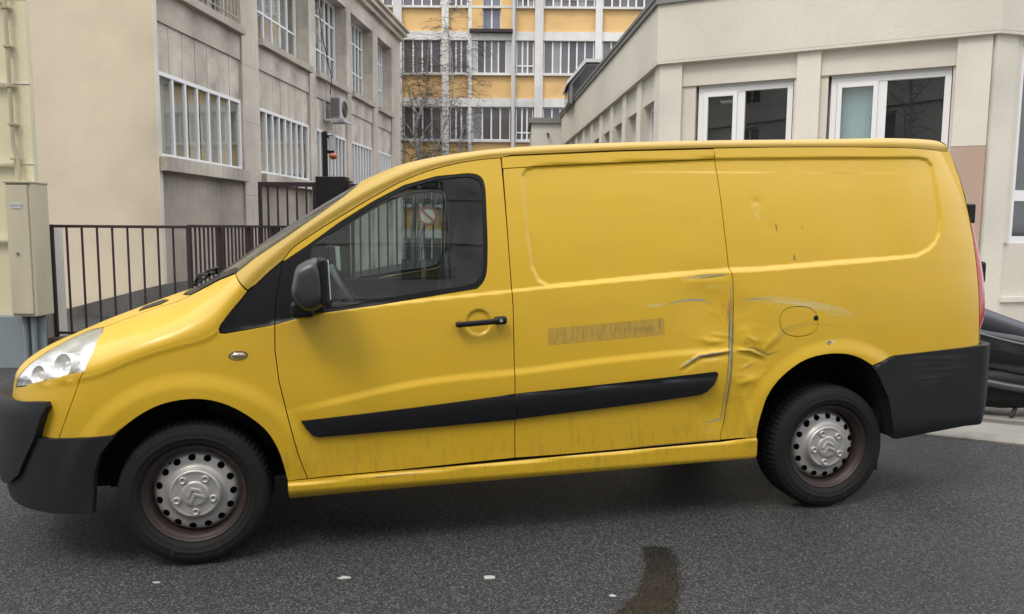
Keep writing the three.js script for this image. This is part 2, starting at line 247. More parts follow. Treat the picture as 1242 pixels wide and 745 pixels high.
// ---------------------------------------------------------------- far left: cream building end with plinth, meter cabinet and pipe
{
  const g = thing('cream_building', 'cream rendered building with a blue grey plinth at the far left edge', 'building', [0, 0, 0]);
  const ex = (pts, y0, y1) => { const s = new THREE.Shape(pts.map((p) => new THREE.Vector2(p[0], -p[1]))); const e = new THREE.ExtrudeGeometry(s, { depth: y1 - y0, bevelEnabled: false }); e.rotateX(-Math.PI / 2); e.translate(0, y0, 0); return e; };
  part('wall', ex([[-9.5, -8.42], [-5.26, -8.42], [-5.75, -9.3], [-9.5, -9.3]], 0.47, 12), M.cream, g);
  part('pilaster', ex([[-5.42, -8.36], [-5.215, -8.36], [-5.70, -9.2], [-5.9, -9.2]], 0.47, 12), M.cream, g);
  part('plinth', ex([[-9.5, -8.24], [-5.11, -8.24], [-5.6, -9.1], [-9.5, -9.1]], -0.4, 0.47), M.plinth, g);
  part('plinth_pipe', join([cyl(0.03, 0.03, 0.60, -5.30, 0.19, -8.20), cyl(0.028, 0.028, 0.60, -5.21, 0.19, -8.20)]), M.plinth, g);
  for (const y of [1.30, 2.13, 2.98, 3.86, 4.7]) part('white_joint', box(-9.5, -5.21, y, y + 0.016, -8.40, -8.352), M.greigeLight, g);
  const pp = thing('drain_pipe', 'cream painted pipe with collars down the cream wall, above the meter cabinet', 'pipe', [-5.385, 0, -8.30]);
  part('shaft', join([cyl(0.021, 0.021, 3.2, 0, 3.95, 0), tube([[0, 2.36, 0], [0.03, 2.2, 0], [0.045, 2.08, 0], [0.04, 1.95, 0]], 0.024)]), plaster([0.56, 0.50, 0.35]), pp);
  for (const y of [2.18, 2.55, 2.95, 3.36, 3.76]) part('collar', join([cyl(0.035, 0.035, 0.025, 0, y, 0), box(-0.045, 0.045, y - 0.008, y + 0.008, -0.05, 0.0)]), plaster([0.56, 0.50, 0.35]), pp);
  const cb = thing('meter_cabinet', 'tall beige meter cabinet fixed to the wall on the far left', 'cabinet', [-5.24, 0.49, -8.2]);
  const cm = plaster([0.62, 0.57, 0.41]);
  part('body', rbox(0.27, 1.43, 0.30, 0.012, 0, 0.715, -0.06), cm, cb);
  const dr = part('door', rbox(0.232, 1.37, 0.02, 0.008, -0.012, 0.715, 0.098), cm, cb);
  part('lock', cyl(0.014, 0.014, 0.02, -0.028, 0.68, 0.112, 'z'), M.zinc, dr);
  part('label_plate', join([rbox(0.13, 0.03, 0.006, 0.002, -0.012, 1.20, 0.110), rbox(0.10, 0.022, 0.006, 0.002, -0.012, 1.165, 0.110)]), std([0.42, 0.44, 0.46], 0.5), dr);
  part('roof_plate', rbox(0.29, 0.025, 0.33, 0.006, 0, 1.435, -0.05), cm, cb);
}

// ---------------------------------------------------------------- railing, gate, signal post
{
  const lowWall = thing('garden_wall', 'low brown masonry wall carrying the dark railing', 'wall', [0, 0, 0]);
  part('wall', join([box(-5.25, -3.6, -0.3, 0.20, -8.72, -8.50)]), std([0.20, 0.155, 0.12], 0.95, { map: rep(stainTex, 1), bumpMap: rep(grainTex, 2), bumpScale: 0.01 }), lowWall);
  part('end_pier', box(-5.34, -5.20, -0.3, 1.46, -8.80, -8.60), M.greige, lowWall);
  const f = thing('railing', 'dark metal railing with thin bars in front of the beige gable wall', 'railing', [-5.205, 0, -8.6]);
  const bg = new THREE.BoxGeometry(0.018, 1.26, 0.018), pg = new THREE.BoxGeometry(0.036, 1.32, 0.036);
  part('top_rail', box(-0.02, 1.55, 1.445, 1.478, -0.02, 0.02), M.iron, f); part('bottom_rail', box(0, 1.53, 0.235, 0.262, -0.015, 0.015), M.iron, f);
  for (let i = 0; i <= 9; i++) { const e = i === 0 || i === 9; const m = part(e ? 'post' : 'bar', e ? pg : bg, M.iron, f); m.position.set(i * 0.1715, e ? 0.82 : 0.845, 0); }
  const f2 = thing('railing', 'dark metal railing with close bars running back towards the gate', 'railing', [-3.66, 0, -8.6], Math.atan2(3.1, 0.34));
  const L2 = 3.3; part('top_rail', box(0, L2, 1.455, 1.488, -0.02, 0.02), M.iron, f2); part('bottom_rail', box(0, L2, 0.235, 0.262, -0.015, 0.015), M.iron, f2);
  for (let i = 0; i * 0.098 < L2; i++) { const e = i % 8 === 7; const m = part(e ? 'post' : 'bar', e ? new THREE.BoxGeometry(0.06, 1.5, 0.06) : bg, M.iron, f2); m.position.set(0.05 + i * 0.098, e ? 0.72 : 0.845, 0); }
  const gate = (name, label, x0, x1, z, top, step) => {
    const G = thing(name, label, 'gate', [x0, 0, z]); const w = x1 - x0;
    part('frame', join([box(0, w, top - 0.07, top, -0.025, 0.025), box(0, w, 0.12, 0.19, -0.025, 0.025), box(0, 0.05, 0.0, top - 0.07, -0.025, 0.025), box(w - 0.05, w, 0.0, top - 0.07, -0.025, 0.025)]), M.iron, G);
    const n = Math.round(w / step), b = new THREE.BoxGeometry(0.026, top - 0.26, 0.026);
    for (let i = 1; i < n; i++) { const m = part('bar', b, M.iron, G); m.position.set(i * w / n, (top - 0.26) / 2 + 0.19, 0); }
    return G;
  };
  gate('pedestrian_gate', 'narrow dark bar gate left of the orange signal light', -3.985, -3.085, -12, 2.165, 0.15);
  gate('sliding_gate', 'wide dark bar gate across the alley, seen through the cab windows', -2.56, 1.2, -12.1, 2.15, 0.145);
  const post = thing('gate_post', 'dark box post beside the narrow gate under the signal light', 'post', [-2.82, 0, -12]);
  part('housing', rbox(0.47, 2.3, 0.30, 0.015, 0, 1.10, 0), M.black, post);
  for (let k = 0; k < 5; k++) part('fin', box(0.24, 0.30, 1.98 + k * 0.045, 2.005 + k * 0.045, -0.1, 0.1), M.iron, post);
  const sig = thing('signal_light', 'slim dark post with a grey cylinder and an orange lamp above the gate', 'signal light', [-2.93, 2.25, -12]);
  part('pole', join([rbox(0.075, 0.72, 0.075, 0.012, 0, 0.34, 0)]), M.black, sig);
  part('cylinder', join([cyl(0.05, 0.05, 0.20, 0.125, 0.50, 0.02), cyl(0.055, 0.055, 0.02, 0.125, 0.61, 0.02)]), std([0.35, 0.35, 0.36], 0.35), sig);
  part('arm', join([box(0, 0.14, 0.36, 0.41, -0.02, 0.02), box(0, 0.14, 0.60, 0.64, -0.02, 0.02)]), M.black, sig);
  { const s = new THREE.SphereGeometry(0.06, 18, 12); s.scale(1, 0.92, 1); s.translate(0.13, 0.32, 0.02); part('orange_lens', s, phys([0.36, 0.06, 0.02], 0.25, { clearcoat: 1 }), sig); }
  const np = thing('no_parking_sign', 'round white no parking sign with red ring and bar on the sliding gate', 'sign', [-1.335, 1.655, -12.03]);
  part('disc', cyl(0.15, 0.15, 0.008, 0, 0, 0, 'z', 36), std([0.50, 0.50, 0.46], 0.6), np);
  { const t = new THREE.RingGeometry(0.112, 0.15, 40); t.translate(0, 0, 0.007); part('red_ring', t, std([0.33, 0.115, 0.08], 0.6), np); const b = new THREE.BoxGeometry(0.26, 0.034, 0.006); b.rotateZ(-0.72); b.translate(0, 0, 0.005); part('red_bar', b, std([0.33, 0.115, 0.08], 0.6), np); }
}
// ---------------------------------------------------------------- right: low building, front facade and alley side
{
  reseed(23);
  const a = (90 - 63.108) * Math.PI / 180;                             // the front comes nearer to the right
  const g = thing('low_building', 'low greige building with a deep parapet and white windows right of the alley', 'building', [2.020, 0, -11.0], -a);
  // NB local x to the right along the front, z out towards the street
  const F = (x0, x1, y0, y1, z0, z1) => box(x0, x1, y0, y1, z0, z1), Lf = 4.107;
  // parapet with plan corners
  const sideDir = [Math.sin(-3.448 * Math.PI / 180), -Math.cos(3.448 * Math.PI / 180)], retDir = [Math.sin(75.6 * Math.PI / 180), -Math.cos(75.6 * Math.PI / 180)];
  const loc = (dx, dz) => [dx * Math.cos(a) + dz * Math.sin(a) * 1, -dx * Math.sin(a) + dz * Math.cos(a)];   // world direction to local
  const toLocal = (dx, dz) => { const v = new THREE.Vector3(dx, 0, dz).applyAxisAngle(new THREE.Vector3(0, 1, 0), a); return [v.x, v.z]; };
  const sd = toLocal(...sideDir), rd = toLocal(...retDir), SL = 11.2, RL = 7;
  const P0 = [0, 0], P1 = [Lf, 0], S1 = [sd[0] * SL, sd[1] * SL], R1 = [Lf + rd[0] * RL, rd[1] * RL];
  const prism = (pts, y0, y1) => { const s = new THREE.Shape(pts.map((p) => new THREE.Vector2(p[0], -p[1]))); const e = new THREE.ExtrudeGeometry(s, { depth: y1 - y0, bevelEnabled: false }); e.rotateX(-Math.PI / 2); e.translate(0, y0, 0); return e; };
  const off = (d) => {                                                 // plan outline pushed out by d
    const ns = [-sd[1], sd[0]], nS = ns[0] * -1 + 0 < 0 ? ns : ns;      // outward normal of the side
    const n1 = [sd[1], -sd[0]], n2 = [0, 1], n3 = [-rd[1], rd[0]];
    const isect = (p, u, q, v) => { const D = u[0] * v[1] - u[1] * v[0], t = ((q[0] - p[0]) * v[1] - (q[1] - p[1]) * v[0]) / D; return [p[0] + u[0] * t, p[1] + u[1] * t]; };
    const q1 = [P0[0] + n1[0] * d, P0[1] + n1[1] * d], q2 = [0, d], q3 = [P1[0] + n3[0] * d, P1[1] + n3[1] * d];
    return [[S1[0] + n1[0] * d, S1[1] + n1[1] * d], isect(q1, sd, q2, [1, 0]), isect(q2, [1, 0], q3, rd), [R1[0] + n3[0] * d, R1[1] + n3[1] * d]];
  };
  const band = (d0, d1, y0, y1) => { const o = off(d1), i = off(d0); return prism([...o, ...i.reverse()], y0, y1); };
  part('parapet', band(-0.35, 0.0, 3.825, 4.68), M.greige, g);
  part('coping', band(-0.40, 0.05, 4.68, 4.74), M.zinc, g);
  part('coping_drip', band(0.0, 0.035, 4.60, 4.678), M.zinc, g);
  { const o = off(-0.36); part('roof', prism([...o, [6, -11]], 4.30, 4.40), M.greyConcrete, g); }
  { const o = off(-0.5); part('core', prism([...o, [6, -10]], -0.3, 3.7), M.voidDark, g); }
  part('soffit', band(-0.5, -0.002, 3.79, 3.824), M.greige, g);
  // front: pilasters, lintels, windows
  const z = -0.055;
  part('pilaster', F(0.03, 0.345, -0.3, 3.79, -0.5, z), M.greigeLight, g);
  part('pilaster', F(1.865, 2.155, -0.3, 3.79, -0.5, z), M.greigeLight, g);
  part('pilaster', F(3.68, 4.04, 2.505, 3.79, -0.5, z), M.greigeLight, g);
  part('pilaster_base', F(3.68, 4.04, -0.3, 2.500, -0.5, z + 0.003), plaster([0.50, 0.365, 0.29]), g);
  for (const [x0, x1] of [[0.345, 1.865], [2.155, 3.68]]) { part('lintel', F(x0, x1, 3.475, 3.79, -0.5, z - 0.045), M.greige, g); part('wall', F(x0, x1, -0.3, 1.75, -0.5, z - 0.05), M.greige, g); part('sill', F(x0, x1, 1.75, 1.82, -0.5, z + 0.05), M.greigeLight, g); }
  const jamb = [[0.345, 0.53], [1.83, 1.865], [2.155, 2.25], [3.655, 3.68]]; for (const [x0, x1] of jamb) part('jamb', F(x0, x1, 1.82, 3.475, -0.5, z - 0.07), M.greige, g);
  const win = (x0, x1, c0, kind) => {
    const zz = -0.17, y0 = 1.83, y1 = 3.44;
    const f = windowPart(g, x0, x1, y0, y1, zz, { cols: [x0 + 0.06, c0, x1 - 0.06], ft: 0.07, mt: 0.10, d: 0.08, back: null });
    part('shutter_box', box(x0, x1, y1, 3.472, zz - 0.06, zz + 0.015), M.whiteDull, f);
    // opening sash on the left
    const sx0 = x0 + 0.075, sx1 = c0 - 0.052, s = 0.055, zs = zz + 0.012;
    part('sash', join([box(sx0, sx1, y1 - 0.07 - s, y1 - 0.072, zs - 0.06, zs), box(sx0, sx0 + s, y0 + 0.07, y1 - 0.07 - s, zs - 0.06, zs), box(sx1 - s, sx1, y0 + 0.07, y1 - 0.07 - s, zs - 0.06, zs)]), M.white, f);
    part('room_back', box(x0, x1, y0, y1, zz - 0.46, zz - 0.42), fabrics[2], f);
    part('room_side', join([box(x0 - 0.03, x0, y0, y1, zz - 0.46, zz - 0.09), box(x1, x1 + 0.03, y0, y1, zz - 0.46, zz - 0.09), box(x0, x1, y1, y1 + 0.03, zz - 0.46, zz - 0.09), box(x0, x1, y0 - 0.03, y0, zz - 0.46, zz - 0.09)]), std([0.42, 0.41, 0.38], 1), f);
    if (kind === 'blind') {
      const sl = []; for (let y = y0 + 0.1; y < y1 - 0.12; y += 0.026) { const b = new THREE.BoxGeometry(sx1 - sx0 - 2 * s - 0.01, 0.0012, 0.025); b.rotateX(-0.95); b.translate((sx0 + sx1) / 2, y, zz - 0.115); sl.push(b); }
      tag(part('blind_slats', join(sl), std([0.72, 0.86, 0.88], 0.5), f), null, null, null, 'stuff');
      part('blind_backing', box(sx0, sx1, y0, y1, zz - 0.17, zz - 0.15), std([0.5, 0.66, 0.70], 0.9), f);
    } else { part('ceiling_lamp', rbox(0.34, 0.03, 0.16, 0.01, x0 + 0.42, y1 - 0.16, zz - 0.30), std([0.75, 0.74, 0.66], 0.5), f); }
  };
  win(0.565, 1.815, 1.145, 'lamp'); win(2.285, 3.645, 2.89, 'blind');
  // alley side
  const sideG = new THREE.Group(); sideG.name = 'alley_side'; g.add(sideG); sideG.rotation.y = Math.atan2(-sd[1], sd[0]) + Math.PI; sideG.position.set(0, 0, 0);
  // in sideG: local -x runs back along the alley, z out into the alley
  const pil = []; let x = 0.55;
  part('pilaster', box(-0.34, -0.03, -0.3, 3.79, -0.5, -0.055), M.greigeLight, sideG);
  const pitch = 1.16;
  for (let k = 0; k < 9; k++) {
    const x0 = -0.34 - k * pitch, x1 = x0 - (pitch - 0.3);
    part('lintel', box(x1, x0, 3.38, 3.79, -0.5, -0.10), M.greige, sideG);
    part('wall', box(x1, x0, -0.3, 1.75, -0.5, -0.10), M.greige, sideG);
    part('pilaster', box(x1 - 0.3, x1, -0.3, 3.79, -0.5, -0.055), M.greigeLight, sideG);
    const w = part('window', join([box(x1, x0, 3.30, 3.38, -0.30, -0.22), box(x1, x0, 1.75, 1.83, -0.30, -0.22), box(x1, x1 + 0.06, 1.83, 3.30, -0.30, -0.22), box(x0 - 0.06, x0, 1.83, 3.30, -0.30, -0.22)]), M.white, sideG);
    part('pane', box(x1 + 0.06, x0 - 0.06, 1.83, 3.30, -0.28, -0.26), M.mirrorPane, w);
  }
  sideG.updateMatrix();
  // (kept to three levels: pull the side's children up to the building)
  for (const c of [...sideG.children]) { c.applyMatrix4(sideG.matrix); g.add(c); }
  g.remove(sideG);
  // return face on the far right
  const retG = new THREE.Group(); g.add(retG); retG.position.set(Lf, 0, 0); retG.rotation.y = Math.atan2(-rd[1], rd[0]);
  part('pilaster', box(0.02, 0.32, -0.3, 3.79, -0.5, -0.05), M.greigeLight, retG);
  part('lintel', box(0.32, 6.8, 3.70, 3.79, -0.5, -0.07), M.greige, retG);
  part('wall', box(0.32, 6.8, -0.3, 0.62, -0.5, -0.05), M.greige, retG);
  part('ledge', box(0.32, 6.8, 0.62, 0.68, -0.5, -0.02), M.greigeLight, retG);
  part('wall', box(0.32, 6.8, 0.68, 1.34, -0.5, -0.085), M.greige, retG);
  for (let k = 0; k < 3; k++) { const x0 = 0.40 + k * 2.1, x1 = x0 + 1.6; windowPart(retG, x0, x1, 1.34, 3.70, -0.10, { cols: [x0 + 0.06, (x0 + x1) / 2, x1 - 0.06], rows: [1.92], ft: 0.085, mt: 0.13, glass: M.mirrorPane }); part('jamb', box(x1, x0 + 2.1, 1.34, 3.70, -0.5, -0.06), M.greige, retG); }
  part('jamb', box(0.32, 0.40, 1.34, 3.70, -0.5, -0.06), M.greige, retG);
  retG.updateMatrix(); for (const c of [...retG.children]) { c.applyMatrix4(retG.matrix); g.add(c); } g.remove(retG);

  const ru = thing('roof_light', 'small zinc roof light with a dark pane on the edge of the low roof', 'roof light', [1.36, 4.86, -19.2]);
  { const sh = (pts, d0, d1) => { const e = new THREE.ExtrudeGeometry(new THREE.Shape(pts.map((p) => new THREE.Vector2(...p))), { depth: d1 - d0, bevelEnabled: false }); e.translate(0, 0, d0); return e; };
    part('curb', sh([[0.02, -0.3], [0.02, 0.16], [0.42, 0.66], [1.2, 0.66], [1.2, -0.3]], -1.6, -0.02), M.zinc, ru); part('frame', sh([[-0.05, 0.14], [-0.05, 0.22], [0.38, 0.76], [1.3, 0.76], [1.3, 0.68], [0.42, 0.68]], -1.66, 0.06), M.whiteDull, ru);
    part('pane', box(-0.004, 0.016, -0.25, 0.13, -1.5, -0.1), M.mirrorPane, ru); part('front_pane', sh([[0.10, -0.28], [0.10, 0.17], [0.44, 0.60], [1.1, 0.60], [1.1, -0.28]], -0.016, 0.0), M.mirrorPane, ru); }
  const wb = thing('annex', 'small pale rendered annex with a flat grey cap at the end of the alley', 'building', [0.94, 0, -22]);
  part('wall', box(-0.42, 1.2, -0.3, 4.44, -2, 0), plaster([0.66, 0.64, 0.59]), wb); part('cap', box(-0.50, 1.2, 4.44, 4.585, -2.05, 0.08), M.zinc, wb); part('hook', tube([[0.02, 4.12, 0.01], [0.04, 4.16, 0.07], [0.07, 4.10, 0.09], [0.05, 4.02, 0.05]], 0.018), M.iron, wb);
  part('joint', box(0.44, 0.455, 0, 4.44, -0.01, 0.006), M.zinc, wb);
}

// ---------------------------------------------------------------- far end: white framed apartment block with ochre panels
{
  reseed(5);
  const g = thing('ochre_block', 'apartment block with ochre panels, white frame and rows of windows closing the alley', 'building', [0, 0, -37]);
  const glassMats = [[0.085, 0.08, 0.09], [0.14, 0.13, 0.145], [0.20, 0.19, 0.20], [0.11, 0.095, 0.095], [0.26, 0.255, 0.255], [0.17, 0.18, 0.24]].map((c) => phys(c, 0.06));
  const bays = [[-8.4, -5.7], [-5.3, -3.41], [-3.09, -2.16], [-2.0, -0.12], [0.08, 0.98], [1.38, 3.84], [4.16, 6.6], [7.0, 9.4]];
  const floors = [-0.61, 2.52, 5.65, 8.77, 11.85, 14.95];              // sill lines
  const colX = []; for (let i = 0; i < bays.length - 1; i++) colX.push([bays[i][1], bays[i + 1][0]]); colX.unshift([-8.8, -8.4]); colX.push([9.4, 9.8]);
  for (const [x0, x1] of colX) part('column', box(x0, x1, -1, 18, -0.4, x1 - x0 > 0.25 ? 0.10 : 0.04), M.farWhite, g);
  part('core', box(-8.7, 9.7, -1, 18, -6, -0.42), M.voidDark, g);
  const Hw = 1.56;
  floors.forEach((y, j) => bays.forEach(([x0, x1], i) => {
    const special = i === 3 && j === 4, half = i === 3 && (j === 3);
    if (!special) part('spandrel', box(x0, x1, y - 1.16, y - 0.10, -0.4, -0.10), M.ochre, g);
    part('beam', box(x0, x1, y - 1.56, y - 1.16, -0.4, 0.02), M.farWhite, g);
    part('sill', box(x0, x1, y - 0.10, y, -0.4, 0.06), M.farWhite, g);
    const w = x1 - x0, n = w > 2.2 ? 6 : w > 1.5 ? 4 : 3, sideW = half ? 0.24 : special ? 0.5 : 0.03;
    if (half) for (const [a, b] of [[x0, x0 + 0.24], [x1 - 0.24, x1]]) part('side_panel', box(a, b, y, y + Hw, -0.4, -0.06), M.whiteDull, g);
    if (special) for (const [a, b] of [[x0, x0 + 0.5], [x1 - 0.5, x1]]) part('side_panel', box(a, b, y - 1.1, y + Hw, -0.4, 0.04), M.ochre, g);
    const wx0 = x0 + sideW, wx1 = x1 - sideW, y0 = special ? y - 1.1 : y, y1 = y + Hw, fm = special ? glassMats[5] : null, nn = special ? 2 : n;
    const f = part('window', join([box(wx0, wx1, y1 - 0.05, y1, -0.2, -0.12), box(wx0, wx1, y0, y0 + 0.05, -0.2, -0.12), box(wx0, wx0 + 0.05, y0, y1, -0.2, -0.121), box(wx1 - 0.05, wx1, y0, y1, -0.2, -0.121)]), M.white, g);
    for (let k = 0; k < nn; k++) {
      const a = lerp(wx0 + 0.05, wx1 - 0.05, k / nn), b = lerp(wx0 + 0.05, wx1 - 0.05, (k + 1) / nn), q = Math.floor(rnd() * 5);
      const pn = part('pane', new THREE.PlaneGeometry(b - a, y1 - y0 - 0.1), fm || glassMats[i < 3 ? [3, 1, 0, 3, 1][q] : q], f); pn.position.set((a + b) / 2, (y0 + y1) / 2, -0.17); pn.rotation.y = (rnd() - 0.5) * 0.03;
      if (k) part('mullion', box(a - 0.035, a + 0.035, y0 + 0.05, y1 - 0.05, -0.2, -0.115), M.white, f);
    }
    if (i === 4 || (i === 5 && j === 4)) part('transom', box(wx0 + 0.05, wx1 - 0.05, y + 0.34, y + 0.40, -0.2, -0.112), M.white, f);
    if (special) part('ledge', box(x0 - 0.1, x1 + 0.05, y - 1.24, y - 1.10, -0.4, 0.3), M.iron, g);
  }));
  part('downpipe', join([cyl(0.06, 0.06, 19, -0.02, 8.5, 0.2)]), M.whiteDull, g);
}

// ---------------------------------------------------------------- bare birch at the end of the alley
function bareTree(g, sd, dens, stems) {
  reseed(sd);
  const bark = std([0.42, 0.40, 0.38], 0.9, { map: rep(tex(128, 256, (u, v) => { const b = fbm(u * 3, v * 30, 3, 3 * 0 + 999); return b > 0.56 ? 0.12 : 0.75 + 0.25 * vnoise(u * 20, v * 8); }), 1, 2) });
  const twig = std([0.085, 0.068, 0.06], 0.9);
  const lims = [], tw = [], trunk = [];
  const V = (x, y, z) => new THREE.Vector3(x, y, z);
  const grow = (p, d, r, len, depth) => {
    const n = Math.max(3, Math.round(len / 0.32)); let q = p.clone(), dir = d.clone().normalize();
    for (let i = 0; i < n; i++) {
      const droop = depth >= 2 ? -0.22 : depth === 1 ? 0.0 : 0.01;
      dir.add(V((rnd() - 0.5) * 0.3, (rnd() - 0.5) * 0.16 + droop, (rnd() - 0.5) * 0.3)).normalize();
      const e = q.clone().addScaledVector(dir, len / n), r0 = lerp(r, r * 0.35, i / n), r1 = lerp(r, r * 0.35, (i + 1) / n);
      (depth === 0 ? trunk : depth === 1 ? lims : tw).push(bar(q.toArray(), e.toArray(), r0, r1, depth === 0 ? 8 : depth === 1 ? 5 : 3));
      if (depth < 4 && i > (depth ? 0 : 4) && rnd() < [0.95, 0.8, 0.65, 0.4][depth] * dens) { const k = depth >= 1 && rnd() < 0.5 ? 2 : 1; for (let b = 0; b < k; b++) { const a = rnd() * 6.283, up = depth ? 0.15 : 0.75, c = V(Math.cos(a), up, Math.sin(a)).normalize().lerp(dir, 0.35); grow(e, c, Math.max(r1 * 0.5, 0.009), len * [0.155, 0.50, 0.55, 0.55][depth] * (0.6 + 0.6 * rnd()), depth + 1); } }
      q = e;
    }
  };
  for (const [x, z, dx, r, len] of stems) grow(V(x, 0, z), V(dx, 1, 0.01), r, len, 0);
  part('trunk', join(trunk), bark, g); part('limbs', join(lims), bark, g); tag(part('twigs', join(tw), twig, g), null, null, null, 'stuff');
}
bareTree(thing('birch_tree', 'bare birch with pale trunk and thin drooping twigs before the ochre block', 'tree', [-4.55, -0.1, -35.0]), 78, 1.55, [[0, 0, 0.0, 0.12, 13.5], [0.3, 0.3, 0.025, 0.07, 9.5], [0.1, 0.2, 0.04, 0.06, 11.5]]);
bareTree(thing('street_tree', 'bare street tree across the road, mirrored in the windows of the low building', 'tree', [-3.4, -0.05, 6.4]), 19, 0.8, [[0, 0, 0.03, 0.11, 8.5]]);

// ---------------------------------------------------------------- street building behind the viewer (seen only as a reflection)
{
  reseed(41);
  const g = thing('street_facade', 'grey apartment house across the street with guard rails at its windows', 'building', [0, 0, 9.5], Math.PI);
  const st = std([0.72, 0.70, 0.65], 0.95, { map: rep(stainTex, 0.2) });
  const X = []; for (let x = -19; x <= 19; x += 3.1) X.push(x);
  const fl = [0.9, 4.1, 7.1, 10.1], hw = [2.0, 1.9, 1.9, 1.8];
  fl.forEach((y, j) => {
    const y0 = j ? fl[j - 1] + hw[j - 1] : -0.5; part('wall', box(-20.6, 20.6, y0, y, -1.2, 0), st, g);
    part('string_course', box(-20.6, 20.6, y - 0.9, y - 0.75, 0, 0.1), st, g);
    for (let i = 0; i < X.length; i++) {
      const a = X[i] + 0.6, b = X[i] - 0.6; part('wall', box(i ? X[i - 1] + 0.6 : -20.6, b, y, y + hw[j], -1.2, 0), st, g);
      const f = part('window', join([box(b, b + 0.08, y, y + hw[j], -0.25, -0.17), box(a - 0.08, a, y, y + hw[j], -0.25, -0.17), box(X[i] - 0.05, X[i] + 0.05, y, y + hw[j], -0.25, -0.168), box(b, a, y + hw[j] - 0.08, y + hw[j], -0.25, -0.166)]), M.white, g);
      part('pane', box(b, a, y, y + hw[j], -0.30, -0.22), M.mirrorPane, f);
      part('guard_rail', join([box(b, a, y + 0.5, y + 0.55, 0.02, 0.06), box(b, a, y + 0.05, y + 0.09, 0.02, 0.06), ...Array.from({ length: 9 }, (_, k) => box(lerp(b, a, (k + 0.5) / 9) - 0.01, lerp(b, a, (k + 0.5) / 9) + 0.01, y + 0.09, y + 0.5, 0.03, 0.05))]), M.iron, g);
    }
    part('wall', box(X[X.length - 1] + 0.6, 20.6, y, y + hw[j], -1.2, 0), st, g);
  });
  part('wall', box(-20.6, 20.6, 11.9, 12.6, -1.2, 0), st, g); part('cornice', box(-20.8, 20.8, 12.6, 12.9, -1.2, 0.35), st, g);
  part('roof', box(-20.6, 20.6, 12.9, 13.4, -7, -1.0), M.zinc, g);
}
// monotone-ish cubic (Catmull-Rom) table
function curve(p){return x=>{const n=p.length;if(x<=p[0][0])return p[0][1];if(x>=p[n-1][0])return p[n-1][1];let i=1;while(p[i][0]<x)i++;
 const[x0,y0]=p[i-1],[x1,y1]=p[i],h=x1-x0,t=(x-x0)/h,d=(y1-y0)/h;
 const dl=i>1?(y0-p[i-2][1])/(x0-p[i-2][0]):d,dr=i<n-1?(p[i+1][1]-y1)/(p[i+1][0]-x1):d;
 const m0=dl*d<=0?0:2*dl*d/(dl+d),m1=dr*d<=0?0:2*dr*d/(dr+d);
 const t2=t*t,t3=t2*t;return (2*t3-3*t2+1)*y0+(t3-2*t2+t)*h*m0+(-2*t3+3*t2)*y1+(t3-t2)*h*m1}}
const vsC=curve([[-1.5,.80],[-.9,.815],[-.667,.838],[-.4,.888],[-.23,.948],[-.016,1.004],[.07,1.024],[.125,1.052],[.18,1.12],[.24,1.195],[.32,1.285],[.433,1.386],[.529,1.462],[.817,1.645],[1.092,1.765],[1.25,1.80],[1.388,1.822],[1.9,1.852],[2.44,1.872],[3.1,1.885],[3.5,1.888],[3.75,1.88],[4.0,1.86]]);
const TC=curve([[-1,.90],[-.75,.92],[-.57,.985],[-.4,1.07],[-.2,1.15],[-.08,1.19],[.1,1.315],[.3,1.445],[.6,1.63],[.8,1.74],[1.0,1.815],[1.3,1.866],[1.7,1.903],[2.4,1.934],[3.2,1.955],[3.6,1.968],[3.85,1.97],[4.1,1.96]]);
const nC=curve([[-1.3,1.55],[-.8,1.9],[-.5,2.1],[0,2.3],[.3,2.9],[.9,3.1],[4,3.2]]);
const shC=curve([[-.3,.92],[-.016,1.004],[.2,1.046],[.372,1.072],[.59,1.112],[1.43,1.184],[2.525,1.262],[2.689,1.266],[3.277,1.297],[4,1.32]]);
const crC=curve([[0,.62],[.476,.708],[1.074,.807],[1.466,.829],[1.949,.867],[2.311,.884],[2.6,.89],[4,.93]]);
const rearC=curve([[.2,4.02],[.83,4.0],[1.04,3.99],[1.3,3.962],[1.57,3.915],[1.78,3.855],[1.87,3.815],[2,3.72]]);
const baseB=curve([[.2,.915],[.4,.924],[.6,.935],[.75,.942],[.9,.938],[1.1,.926],[1.25,.908],[1.4,.884],[1.6,.842],[1.8,.79],[1.9,.765]]);
const U0=-.12,LC=1.38;
const Af=curve([[.2,.80],[.45,.83],[.62,.82],[.8,.79],[.95,.72],[1.1,.62],[1.3,.5]]);
const pol=(al,n)=>{const c=Math.cos(al),s=Math.sin(al),D=Math.pow(Math.pow(Math.abs(c),n)+Math.pow(Math.abs(s),n),1/n);return[c/D,s/D]};
// rounded-box signed distance helper for pressings given by polygon function is in scene
let extra = () => 0;
function B(a,v){ // half width of side wall
 let b=baseB(v);
 // lower swell under the crease
 const fade=sstep(.3,.75,a)*(1-sstep(2.35,2.75,a)); const cr=crC(a);
 b+=fade*(.010*(1-sstep(cr-.035,cr+.004,v))*sstep(cr-.32,cr-.1,v)-.004);
 // shoulder ledge
 const fs=sstep(.12,.36,a)*(1-sstep(3.35,3.62,a)); b-=fs*.009*sstep(-.004,.014,v-shC(a)) ;
 // flares
 for(const[ax,av,r0]of[[0,.315,.52],[3.122,.36,.50]]){const d=Math.hypot(a-ax,v-av);b+=.012*(1-sstep(r0-.03,r0+.05,d))*sstep(.25,.5,v);}
 b+=.005*(1-sstep(.1,.34,a))*sstep(-1.0,-.45,a)*Math.exp(-(((v-vsC(a)+.006)/.014)**2))*(v<=vsC(a)+.001?1:0);
 b+=extra(a,v);
 // rear corner
 const ur=rearC(v),s=clamp((a-(ur-.3))/.3,0,1.1);b-=.022*s*s*s*s;
 return b}
